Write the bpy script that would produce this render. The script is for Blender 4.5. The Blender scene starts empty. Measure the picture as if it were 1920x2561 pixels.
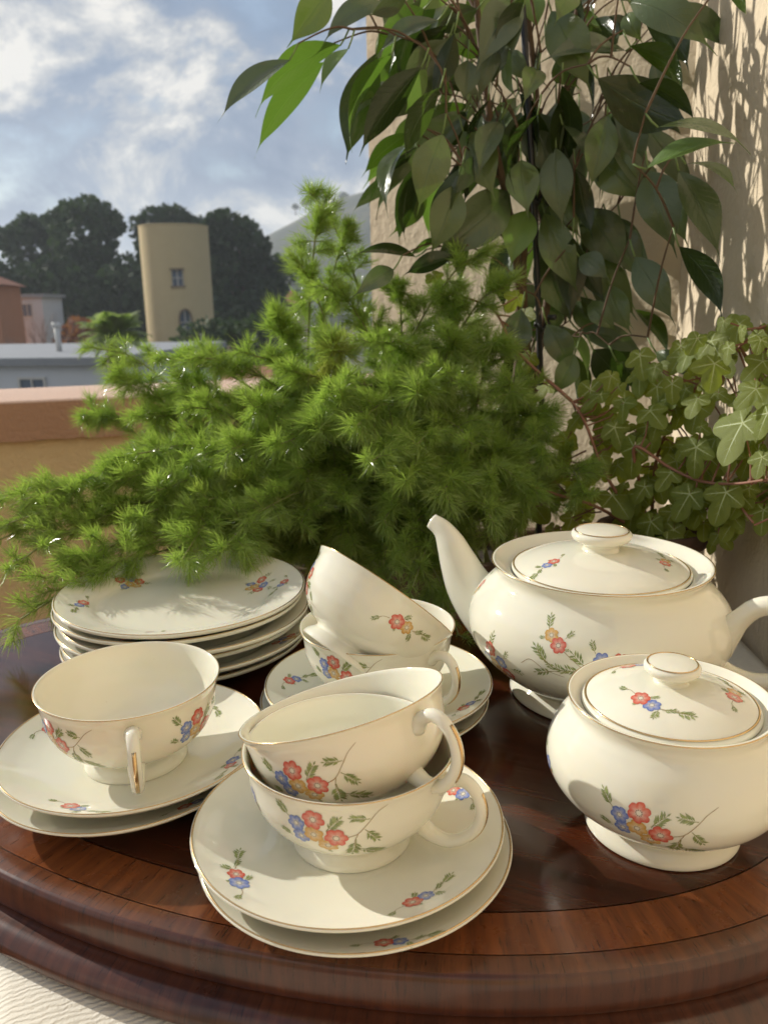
import bpy, bmesh, math, random
import numpy as np
from mathutils import Vector, Matrix

random.seed(11)
rng = np.random.default_rng(11)
R = math.radians
PI = math.pi
scene = bpy.context.scene
COL = scene.collection

HAZE = 0.0007
SHAPE_OFF = (27.3, 12.1, 0)
CLOUD_OFF = (3.1, 0.4, 0)
# ------------------------------------------------------------------ camera
cam_d = bpy.data.cameras.new('camera')
cam = bpy.data.objects.new('camera', cam_d)
COL.objects.link(cam)
cam_d.sensor_fit = 'VERTICAL'
cam_d.sensor_height = 36.0
cam_d.lens = 2038.0 / 2561.0 * 36.0
cam.matrix_world = (Matrix.Translation((0, 0, 0.2675)) @ Matrix.Rotation(PI / 2 - 0.2496, 4, 'X')
                    @ Matrix.Rotation(-0.01815, 4, 'Z'))
cam_d.clip_start = 0.02
cam_d.clip_end = 20000
cam_d.dof.use_dof = True
cam_d.dof.focus_distance = 0.46
cam_d.dof.aperture_fstop = 15.0
scene.camera = cam

# ------------------------------------------------------------------ sun and sky
SUN_EL = R(24.5)
SUN_DIR = Vector((-math.cos(R(32)) * math.cos(SUN_EL), math.sin(R(32)) * math.cos(SUN_EL), math.sin(SUN_EL))).normalized()
sun_d = bpy.data.lights.new('sun', 'SUN')
sun_d.energy = 4.7
sun_d.angle = R(0.6)
sun_d.color = (1.0, 0.95, 0.85)
sun = bpy.data.objects.new('sun', sun_d)
COL.objects.link(sun)
sun.rotation_euler = SUN_DIR.to_track_quat('Z', 'Y').to_euler()
sun.location = (-3, 2, 3)

world = bpy.data.worlds.new('World')
scene.world = world
world.use_nodes = True
wn, wl = world.node_tree.nodes, world.node_tree.links
wn.clear()
w_out = wn.new('ShaderNodeOutputWorld')
sky = wn.new('ShaderNodeTexSky')
sky.sky_type = 'NISHITA'
sky.sun_disc = False
sky.sun_elevation = SUN_EL
sky.sun_rotation = math.atan2(SUN_DIR.x, SUN_DIR.y)
sky.air_density = 1.0
sky.dust_density = 0.6
bg_sky = wn.new('ShaderNodeBackground'); bg_sky.inputs[1].default_value = 0.10
wl.new(sky.outputs[0], bg_sky.inputs[0])
tc = wn.new('ShaderNodeTexCoord')
sep = wn.new('ShaderNodeSeparateXYZ'); wl.new(tc.outputs['Generated'], sep.inputs[0])
def wmath(op, a, b=None, c=None, clamp=False):
    n = wn.new('ShaderNodeMath'); n.operation = op; n.use_clamp = clamp
    for i, v in enumerate((a, b, c)):
        if v is None: continue
        if isinstance(v, (int, float)): n.inputs[i].default_value = v
        else: wl.new(v, n.inputs[i])
    return n.outputs[0]
zc = wmath('ADD', wmath('MAXIMUM', sep.outputs[2], 0.0), 0.70)
cx = wmath('DIVIDE', sep.outputs[0], zc); cy = wmath('DIVIDE', sep.outputs[1], zc)
comb = wn.new('ShaderNodeCombineXYZ'); wl.new(cx, comb.inputs[0]); wl.new(cy, comb.inputs[1])
comb.inputs[2].default_value = 3.7
def wnoise(scale, detail, rough, dist=0.0, off=(0, 0, 0)):
    m = wn.new('ShaderNodeMapping'); m.inputs['Location'].default_value = off
    wl.new(comb.outputs[0], m.inputs[0])
    n = wn.new('ShaderNodeTexNoise'); n.inputs['Scale'].default_value = scale
    n.inputs['Detail'].default_value = detail; n.inputs['Roughness'].default_value = rough
    n.inputs['Distortion'].default_value = dist
    wl.new(m.outputs[0], n.inputs['Vector']); return n.outputs['Fac']
def wramp(fac, stops):
    r = wn.new('ShaderNodeValToRGB'); wl.new(fac, r.inputs[0])
    e = r.color_ramp.elements
    while len(e) < len(stops): e.new(0.5)
    for i, (p, c) in enumerate(stops):
        e[i].position = p; e[i].color = (c[0], c[1], c[2], 1)
    return r.outputs[0]
n_cover = wnoise(2.3, 7, 0.52, 0.15, CLOUD_OFF)
n_shape = wnoise(6.0, 10, 0.62, 0.3, SHAPE_OFF)
cover = wramp(wmath('ADD', wmath('MULTIPLY', n_cover, 0.75), wmath('MULTIPLY', n_shape, 0.25)), [(0.41, (0, 0, 0)), (0.48, (1, 1, 1))])
shade = wramp(wmath('ADD', wmath('MULTIPLY', n_shape, 0.5), wmath('MULTIPLY', n_cover, 0.5)),
              [(0.445, (0.20, 0.30, 0.49)), (0.495, (0.33, 0.43, 0.60)), (0.525, (0.62, 0.66, 0.72)), (0.56, (1.12, 1.09, 1.03))])
bg_cloud = wn.new('ShaderNodeBackground'); wl.new(shade, bg_cloud.inputs[0])
bg_cloud.inputs[1].default_value = 0.75
horizon = wramp(sep.outputs[2], [(0.0, (1, 1, 1)), (0.10, (0, 0, 0))])
cover = wmath('MAXIMUM', cover, wmath('MULTIPLY', horizon, 0.75))
mixw = wn.new('ShaderNodeMixShader')
wl.new(cover, mixw.inputs[0]); wl.new(bg_sky.outputs[0], mixw.inputs[1]); wl.new(bg_cloud.outputs[0], mixw.inputs[2])
wl.new(mixw.outputs[0], w_out.inputs[0])

scene.view_settings.view_transform = 'Standard'
scene.view_settings.look = 'None'
scene.view_settings.exposure = 0.08
scene.view_settings.gamma = 1.0
scene.view_settings.use_curve_mapping = False
scene.render.engine = 'CYCLES'
cyc = scene.cycles
cyc.max_bounces = 8; cyc.diffuse_bounces = 4; cyc.glossy_bounces = 4
cyc.transmission_bounces = 4; cyc.transparent_max_bounces = 8; cyc.volume_bounces = 1
cyc.use_adaptive_sampling = True; cyc.adaptive_threshold = 0.015
cyc.sample_clamp_indirect = 6.0
cyc.use_denoising = True
try: cyc.denoiser = 'OPENIMAGEDENOISE'
except Exception: pass
cyc.caustics_reflective = False; cyc.caustics_refractive = False

# ------------------------------------------------------------------ object helpers
def link(o, parent=None):
    COL.objects.link(o)
    if parent is not None: o.parent = parent
    return o
def mesh_obj(name, verts, faces, mat=None, parent=None, loc=(0, 0, 0), smooth=True, mats=None, fmat=None, colors=None, uvs=None):
    me = bpy.data.meshes.new(name)
    me.from_pydata([tuple(v) for v in verts], [], faces)
    if mats:
        for m in mats: me.materials.append(m)
    elif mat: me.materials.append(mat)
    if fmat is not None: me.polygons.foreach_set('material_index', fmat)
    if smooth: me.polygons.foreach_set('use_smooth', [True] * len(me.polygons))
    if colors is not None:
        a = me.color_attributes.new('tint', 'FLOAT_COLOR', 'POINT')
        a.data.foreach_set('color', np.asarray(colors, dtype=np.float32).ravel())
    if uvs is not None:
        uvl = me.uv_layers.new(name='UVMap')
        li = np.empty(len(me.loops), dtype=np.int32); me.loops.foreach_get('vertex_index', li)
        uvl.data.foreach_set('uv', np.asarray(uvs, dtype=np.float32)[li].ravel())
    me.update()
    o = bpy.data.objects.new(name, me)
    o.location = loc
    return link(o, parent)
def thing(name, label, cat, loc=(0, 0, 0), rot=(0, 0, 0), group=None):
    o = bpy.data.objects.new(name, None); o.empty_display_size = 0.05
    o.location = loc; o.rotation_euler = rot
    o['label'] = label; o['category'] = cat
    if group: o['group'] = group
    return link(o)
def tag(o, label, cat, group=None):
    o['label'] = label; o['category'] = cat
    if group: o['group'] = group
    return o
def stuff(o): o['kind'] = 'stuff'; return o
def structure(o): o['kind'] = 'structure'; return o

class MB:
    def __init__(s): s.v = []; s.f = []; s.u = []
    def add(s, v, f, u=None):
        n = len(s.v); s.v += [tuple(p) for p in v]; s.f += [tuple(i + n for i in q) for q in f]
        s.u += [tuple(p) for p in u] if u is not None else [(0, 0)] * len(v)
    def box(s, c, d, rz=0.0, bev=0.0):
        cx_, cy_, cz_ = c; x, y, z = d[0] / 2, d[1] / 2, d[2] / 2
        b = min(bev, x * .9, y * .9, z * .9)
        ca, sa = math.cos(rz), math.sin(rz)
        pts = []
        if b <= 0:
            for k in (-z, z):
                for a_, b_ in ((-x, -y), (x, -y), (x, y), (-x, y)): pts.append((a_, b_, k))
            fs = [(0, 3, 2, 1), (4, 5, 6, 7), (0, 1, 5, 4), (1, 2, 6, 5), (2, 3, 7, 6), (3, 0, 4, 7)]
        else:
            for k, ins in ((-z, b), (-z + b, 0), (z - b, 0), (z, b)):
                X, Y = x - ins, y - ins
                for a_, b_ in ((-X + b, -Y), (X - b, -Y), (X, -Y + b), (X, Y - b), (X - b, Y), (-X + b, Y), (-X, Y - b), (-X, -Y + b)):
                    pts.append((a_, b_, k))
            fs = [tuple(range(7, -1, -1)), tuple(range(24, 32))]
            for L in range(3):
                for i in range(8):
                    j = (i + 1) % 8; fs.append((L * 8 + i, L * 8 + j, L * 8 + 8 + j, L * 8 + 8 + i))
        s.add([(cx_ + p[0] * ca - p[1] * sa, cy_ + p[0] * sa + p[1] * ca, cz_ + p[2]) for p in pts], fs)
    def tube(s, path, rad, n=8, cap=True, flat=1.0, up=(0, 0, 1)):
        P = [Vector(p) for p in path]; m = len(P)
        if isinstance(rad, (int, float)): rad = [rad] * m
        upv = Vector(up); base = len(s.v); vv = []; ff = []
        T0 = (P[1] - P[0]).normalized()
        side = T0.cross(upv)
        if side.length < 1e-3: side = T0.cross(Vector((1, 0, 0)))
        side.normalize()
        for i in range(m):
            T = (P[min(i + 1, m - 1)] - P[max(i - 1, 0)]).normalized()
            side = (side - T * side.dot(T)).normalized(); nn = side.cross(T)
            for k in range(n):
                a = 2 * PI * k / n
                vv.append(P[i] + side * (math.cos(a) * rad[i] * flat) + nn * (math.sin(a) * rad[i]))
        for i in range(m - 1):
            for k in range(n):
                k2 = (k + 1) % n; ff.append((i * n + k, i * n + k2, (i + 1) * n + k2, (i + 1) * n + k))
        if cap:
            ff.append(tuple(range(n - 1, -1, -1))); ff.append(tuple((m - 1) * n + k for k in range(n)))
        s.add(vv, ff)
    def build(s, name, mat, parent=None, loc=(0, 0, 0), smooth=True):
        return mesh_obj(name, s.v, s.f, mat, parent, loc, smooth, uvs=s.u)

def catmull(pts, n=6):
    P = [np.array(p, float) for p in pts]; out = []
    P = [2 * P[0] - P[1]] + P + [2 * P[-1] - P[-2]]
    for i in range(1, len(P) - 2):
        p0, p1, p2, p3 = P[i - 1:i + 3]
        d1 = max(np.linalg.norm(p2 - p1), 1e-9)
        m1 = (p2 - p0) / max(np.linalg.norm(p2 - p1) + np.linalg.norm(p1 - p0), 1e-9) * d1
        m2 = (p3 - p1) / max(np.linalg.norm(p2 - p1) + np.linalg.norm(p3 - p2), 1e-9) * d1
        for k in range(n):
            t = k / n
            out.append((2 * t**3 - 3 * t**2 + 1) * p1 + (t**3 - 2 * t**2 + t) * m1 + (-2 * t**3 + 3 * t**2) * p2 + (t**3 - t**2) * m2)
    out.append(P[-2]); return out
def lathe(prof, seg=96, wob=0.0):
    v = []; f = []; m = len(prof); ph = random.uniform(0, 6)
    for (r, z) in prof:
        for k in range(seg):
            a = 2 * PI * k / seg; rr = r * (1 + wob * math.cos(2 * a + ph))
            v.append((rr * math.cos(a), rr * math.sin(a), z))
    for i in range(m - 1):
        for k in range(seg):
            k2 = (k + 1) % seg
            f.append((i * seg + k, i * seg + k2, (i + 1) * seg + k2, (i + 1) * seg + k))
    for e_ in (0, m - 1):
        if prof[e_][0] < 0.002:
            f.append(tuple(e_ * seg + k for k in (range(seg) if e_ else range(seg - 1, -1, -1))))
    return v, f

# ------------------------------------------------------------------ material helpers
def new_mat(name):
    m = bpy.data.materials.new(name); m.use_nodes = True
    nt = m.node_tree; nt.nodes.clear()
    o = nt.nodes.new('ShaderNodeOutputMaterial')
    return m, nt, o
class NT:
    def __init__(s, nt): s.nt = nt; s.n = nt.nodes; s.l = nt.links
    def node(s, t, **kw):
        nd = s.n.new(t)
        for k, v in kw.items(): setattr(nd, k, v)
        return nd
    def put(s, sock, v):
        if v is None: return
        if hasattr(v, 'is_output') or isinstance(v, bpy.types.NodeSocket): s.l.new(v, sock)
        elif isinstance(v, (tuple, list)) and len(v) == 3 and sock.type == 'RGBA': sock.default_value = (*v, 1)
        else: sock.default_value = v
    def math(s, op, a, b=None, c=None, clamp=False):
        nd = s.node('ShaderNodeMath', operation=op, use_clamp=clamp)
        for i, v in enumerate((a, b, c)): s.put(nd.inputs[i], v)
        return nd.outputs[0]
    def coord(s, kind='Object', scale=None, loc=None, rot=None):
        t = s.node('ShaderNodeTexCoord').outputs[kind]
        if scale is None and loc is None and rot is None: return t
        m = s.node('ShaderNodeMapping'); s.l.new(t, m.inputs[0])
        if scale is not None: m.inputs['Scale'].default_value = scale
        if loc is not None: m.inputs['Location'].default_value = loc
        if rot is not None: m.inputs['Rotation'].default_value = rot
        return m.outputs[0]
    def noise(s, vec, scale, detail=4, rough=0.5, dist=0.0):
        nd = s.node('ShaderNodeTexNoise'); s.l.new(vec, nd.inputs['Vector'])
        nd.inputs['Scale'].default_value = scale; nd.inputs['Detail'].default_value = detail
        nd.inputs['Roughness'].default_value = rough; nd.inputs['Distortion'].default_value = dist
        return nd.outputs['Fac']
    def ramp(s, fac, stops):
        r = s.node('ShaderNodeValToRGB'); s.put(r.inputs[0], fac); e = r.color_ramp.elements
        while len(e) < len(stops): e.new(0.5)
        for i, (p, c) in enumerate(stops):
            e[i].position = p; e[i].color = (*c, 1) if len(c) == 3 else c
        return r.outputs[0]
    def mix(s, fac, a, b, mode='MIX'):
        nd = s.node('ShaderNodeMix', data_type='RGBA', blend_type=mode)
        s.put(nd.inputs[0], fac); s.put(nd.inputs[6], a); s.put(nd.inputs[7], b)
        return nd.outputs[2]
    def bump(s, h, strength, dist, normal=None):
        nd = s.node('ShaderNodeBump'); nd.inputs['Strength'].default_value = strength
        nd.inputs['Distance'].default_value = dist; s.l.new(h, nd.inputs['Height'])
        if normal is not None: s.l.new(normal, nd.inputs['Normal'])
        return nd.outputs[0]
    def bsdf(s, **kw):
        nd = s.node('ShaderNodeBsdfPrincipled')
        for k, v in kw.items(): s.put(nd.inputs[k.replace('_', ' ')], v)
        return nd
def simple_mat(name, col, rough=0.6, var=0.12, scale=40, bump=0.0, bscale=200, spec=0.5, metallic=0.0):
    m, nt, o = new_mat(name); N = NT(nt); co = N.coord('Object')
    n = N.noise(co, scale, 5, 0.6)
    c = N.mix(n, tuple(x * (1 - var) for x in col), tuple(min(1, x * (1 + var)) for x in col))
    b = N.bsdf(Base_Color=c, Roughness=rough, Metallic=metallic)
    b.inputs['Specular IOR Level'].default_value = spec
    if bump > 0: N.l.new(N.bump(N.noise(co, bscale, 4, 0.6), 1.0, bump), b.inputs['Normal'])
    N.l.new(b.outputs[0], o.inputs[0]); return m

def porcelain():
    m, nt, o = new_mat('cream_porcelain'); N = NT(nt); co = N.coord('Object')
    n = N.noise(co, 18, 4, 0.6)
    col = N.mix(n, (0.765, 0.745, 0.625), (0.795, 0.775, 0.665))
    sp = N.noise(co, 260, 2, 0.5)
    col = N.mix(N.ramp(sp, [(0.80, (0, 0, 0)), (0.83, (1, 1, 1))]), col, (0.5, 0.42, 0.3))
    b = N.bsdf(Base_Color=col, Roughness=0.055)
    b.inputs['Specular IOR Level'].default_value = 0.55
    b.inputs['Subsurface Weight'].default_value = 0.22
    b.inputs['Subsurface Radius'].default_value = (1.0, 0.62, 0.30)
    b.inputs['Subsurface Scale'].default_value = 0.0022
    w = N.noise(co, 55, 2, 0.5)
    N.l.new(N.bump(w, 0.5, 0.00012), b.inputs['Normal'])
    N.l.new(b.outputs[0], o.inputs[0]); return m
def print_mat():
    m, nt, o = new_mat('glazed_flower_print'); N = NT(nt)
    a = N.node('ShaderNodeAttribute', attribute_name='tint')
    co = N.coord('Object'); br = N.noise(co, 900, 3, 0.7); pt = N.noise(co, 220, 2, 0.5)
    c = N.mix(N.math('MULTIPLY', N.ramp(br, [(0.38, (0, 0, 0)), (0.66, (1, 1, 1))]), 0.20), a.outputs['Color'], (0.74, 0.70, 0.57))
    c = N.mix(N.math('MULTIPLY', pt, 0.25), c, (0.05, 0.035, 0.02))
    b = N.bsdf(Base_Color=c, Roughness=0.08)
    N.l.new(b.outputs[0], o.inputs[0]); return m
def gold_mat():
    m, nt, o = new_mat('worn_gilt'); N = NT(nt); co = N.coord('Object')
    n = N.noise(co, 140, 3, 0.6)
    b = N.bsdf(Base_Color=N.mix(n, (0.62, 0.40, 0.17), (0.80, 0.60, 0.34)), Roughness=0.22, Metallic=0.9)
    N.l.new(b.outputs[0], o.inputs[0]); return m
def wood_mat(name, dark, light, mode='long', rough=0.2, gscale=1.0):
    m, nt, o = new_mat(name); N = NT(nt)
    if mode == 'long':
        co = N.coord('Object', scale=(9 * gscale, 130 * gscale, 60 * gscale)); pore = N.coord('Object', scale=(55, 900, 300))
        big = N.coord('Object', scale=(2.5, 14, 5))
    else:
        co = N.coord('UV', scale=(180 * gscale, 14 * gscale, 1)); pore = N.coord('UV', scale=(1000, 75, 1)); big = N.coord('UV', scale=(22, 3, 1))
    n1 = N.noise(co, 1.0, 6, 0.62, 0.4); n2 = N.noise(big, 1.0, 4, 0.55, 0.8)
    g = N.math('ADD', N.math('MULTIPLY', n1, 0.55), N.math('MULTIPLY', n2, 0.45))
    col = N.ramp(g, [(0.34, dark), (0.52, tuple((a + b) / 2 for a, b in zip(dark, light))), (0.66, light)])
    pf = N.ramp(N.noise(pore, 1.0, 3, 0.6), [(0.58, (1, 1, 1)), (0.68, (0.30, 0.26, 0.24))])
    col = N.mix(1.0, col, pf, 'MULTIPLY')
    oc = N.coord('Object')
    dm = N.math('MULTIPLY', N.ramp(N.noise(oc, 1500, 2, 0.6), [(0.69, (0, 0, 0)), (0.75, (1, 1, 1))]), N.ramp(N.noise(oc, 12, 3, 0.6), [(0.42, (0, 0, 0)), (0.62, (1, 1, 1))]))
    # fine dust and rubbed patches
    sm = N.noise(oc, 16, 6, 0.7)
    rg = N.math('ADD', N.math('MULTIPLY', sm, 0.22), rough - 0.08)
    scr = N.noise(N.coord('Object', scale=(40, 900, 40), rot=(0, 0, 0.5)), 1.0, 3, 0.65)
    scr2 = N.math('MULTIPLY', N.ramp(scr, [(0.70, (0, 0, 0)), (0.76, (1, 1, 1))]), N.ramp(N.noise(oc, 30, 3, 0.5), [(0.5, (0, 0, 0)), (0.6, (1, 1, 1))]))
    rg = N.math('ADD', rg, N.math('MULTIPLY', scr2, 0.3))
    col = N.mix(N.math('MULTIPLY', N.math('MAXIMUM', scr2, dm), 0.45), col, (0.30, 0.25, 0.20))
    b = N.bsdf(Base_Color=col, Roughness=rg)
    b.inputs['Specular IOR Level'].default_value = 0.5
    b.inputs['Coat Weight'].default_value = 0.25; b.inputs['Coat Roughness'].default_value = 0.12
    h = N.math('ADD', N.math('MULTIPLY', n1, 0.5), N.math('MULTIPLY', scr2, 0.25))
    N.l.new(N.bump(h, 0.35, 0.0003), b.inputs['Normal'])
    N.l.new(b.outputs[0], o.inputs[0]); return m
def stucco_mat(name, col, col2, grain=420, depth=0.0022, rough=0.92):
    m, nt, o = new_mat(name); N = NT(nt); co = N.coord('Object')
    big = N.noise(co, 3.2, 5, 0.6); mid = N.noise(co, grain * 0.22, 3, 0.6); fine = N.noise(co, grain * 0.55, 5, 0.7)
    c = N.mix(big, col, col2)
    h = N.math('ADD', N.math('MULTIPLY', N.ramp(mid, [(0.35, (0, 0, 0)), (0.62, (1, 1, 1))]), 0.7), N.math('MULTIPLY', fine, 0.6))
    c = N.mix(N.math('MULTIPLY', fine, 0.22), c, tuple(x * 0.6 for x in col))
    b = N.bsdf(Base_Color=c, Roughness=rough); b.inputs['Specular IOR Level'].default_value = 0.25
    N.l.new(N.bump(h, 0.9, depth), b.inputs['Normal'])
    N.l.new(b.outputs[0], o.inputs[0]); return m
def leaf_mat(name, top, under, trans, rough=0.32, tw=0.35, var=0.25, vein=False):
    m, nt, o = new_mat(name); N = NT(nt)
    oi = N.node('ShaderNodeObjectInfo'); geo = N.node('ShaderNodeNewGeometry')
    co = N.coord('Object'); n = N.noise(co, 90, 4, 0.6); rnd = oi.outputs['Random']
    t = N.mix(n, tuple(x * (1 - var) for x in top), tuple(x * (1 + var) for x in top))
    t = N.mix(N.math('MULTIPLY', rnd, 0.35), t, tuple(x * y for x, y in zip(top, (1.7, 1.4, 0.8))))
    c = N.mix(geo.outputs['Backfacing'], t, under)
    hv = None
    if vein:
        sx = N.node('ShaderNodeSeparateXYZ'); N.l.new(N.coord('UV'), sx.inputs[0]); au = N.math('ABSOLUTE', sx.outputs[0])
        mid = N.ramp(au, [(0.0, (1, 1, 1)), (0.05, (0, 0, 0))])
        ph = N.math('SUBTRACT', N.math('MULTIPLY', sx.outputs[1], 13.0), N.math('MULTIPLY', au, 2.6))
        lat = N.ramp(N.math('ABSOLUTE', N.math('SUBTRACT', N.math('FRACT', ph), 0.5)), [(0.0, (1, 1, 1)), (0.10, (0, 0, 0))])
        hv = N.math('MAXIMUM', mid, N.math('MULTIPLY', lat, 0.25))
        c = N.mix(N.math('MULTIPLY', hv, 0.55), c, tuple(min(1, x * 2.6 + .02) for x in top))
        spots = N.ramp(N.noise(N.coord('Object', loc=(3, 1, 2)), 55, 3, 0.6), [(0.66, (0, 0, 0)), (0.72, (1, 1, 1))])
        c = N.mix(N.math('MULTIPLY', spots, 0.35), c, (0.13, 0.12, 0.06))
    b = N.bsdf(Base_Color=c, Roughness=N.math('ADD', N.math('MULTIPLY', n, 0.15), rough - 0.07))
    b.inputs['Specular IOR Level'].default_value = 0.5
    tr = N.node('ShaderNodeBsdfTranslucent'); N.put(tr.inputs[0], trans)
    mx = N.node('ShaderNodeMixShader'); mx.inputs[0].default_value = tw
    hn = N.noise(co, 110, 3, 0.6)
    if hv is not None: hn = N.math('SUBTRACT', hn, N.math('MULTIPLY', hv, 0.8))
    N.l.new(N.bump(hn, 0.5, 0.0010), b.inputs['Normal'])
    N.l.new(b.outputs[0], mx.inputs[1]); N.l.new(tr.outputs[0], mx.inputs[2])
    N.l.new(mx.outputs[0], o.inputs[0]); return m

M = {}
M['porcelain'] = porcelain()
M['print'] = print_mat()
M['gold'] = gold_mat()
M['wood_top'] = wood_mat('mahogany_top', (0.022, 0.0055, 0.003), (0.100, 0.025, 0.009), 'long', 0.13)
M['wood_band'] = wood_mat('mahogany_crossband', (0.070, 0.017, 0.005), (0.26, 0.078, 0.020), 'uv', 0.24)
M['wood_edge'] = wood_mat('mahogany_edge_strip', (0.050, 0.014, 0.005), (0.17, 0.052, 0.016), 'uv', 0.22)
M['wood_rim'] = wood_mat('mahogany_rim', (0.034, 0.009, 0.0045), (0.115, 0.034, 0.014), 'uv', 0.27)
M['inlay'] = simple_mat('dark_inlay_string', (0.035, 0.013, 0.006), 0.4)
M['coping'] = stucco_mat('pink_coping_paint', (0.66, 0.46, 0.36), (0.72, 0.53, 0.43), 500, 0.0012)
M['band'] = stucco_mat('ochre_brown_band', (0.42, 0.26, 0.17), (0.48, 0.31, 0.205), 500, 0.0014)
M['parapet'] = stucco_mat('mustard_render', (0.64, 0.50, 0.28), (0.70, 0.56, 0.32), 420, 0.0015)
M['wall'] = stucco_mat('cream_stucco', (0.72, 0.60, 0.43), (0.78, 0.66, 0.49), 380, 0.0011)
M['floor'] = stucco_mat('terracotta_floor', (0.36, 0.19, 0.12), (0.42, 0.23, 0.15), 300, 0.001, 0.7)

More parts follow.
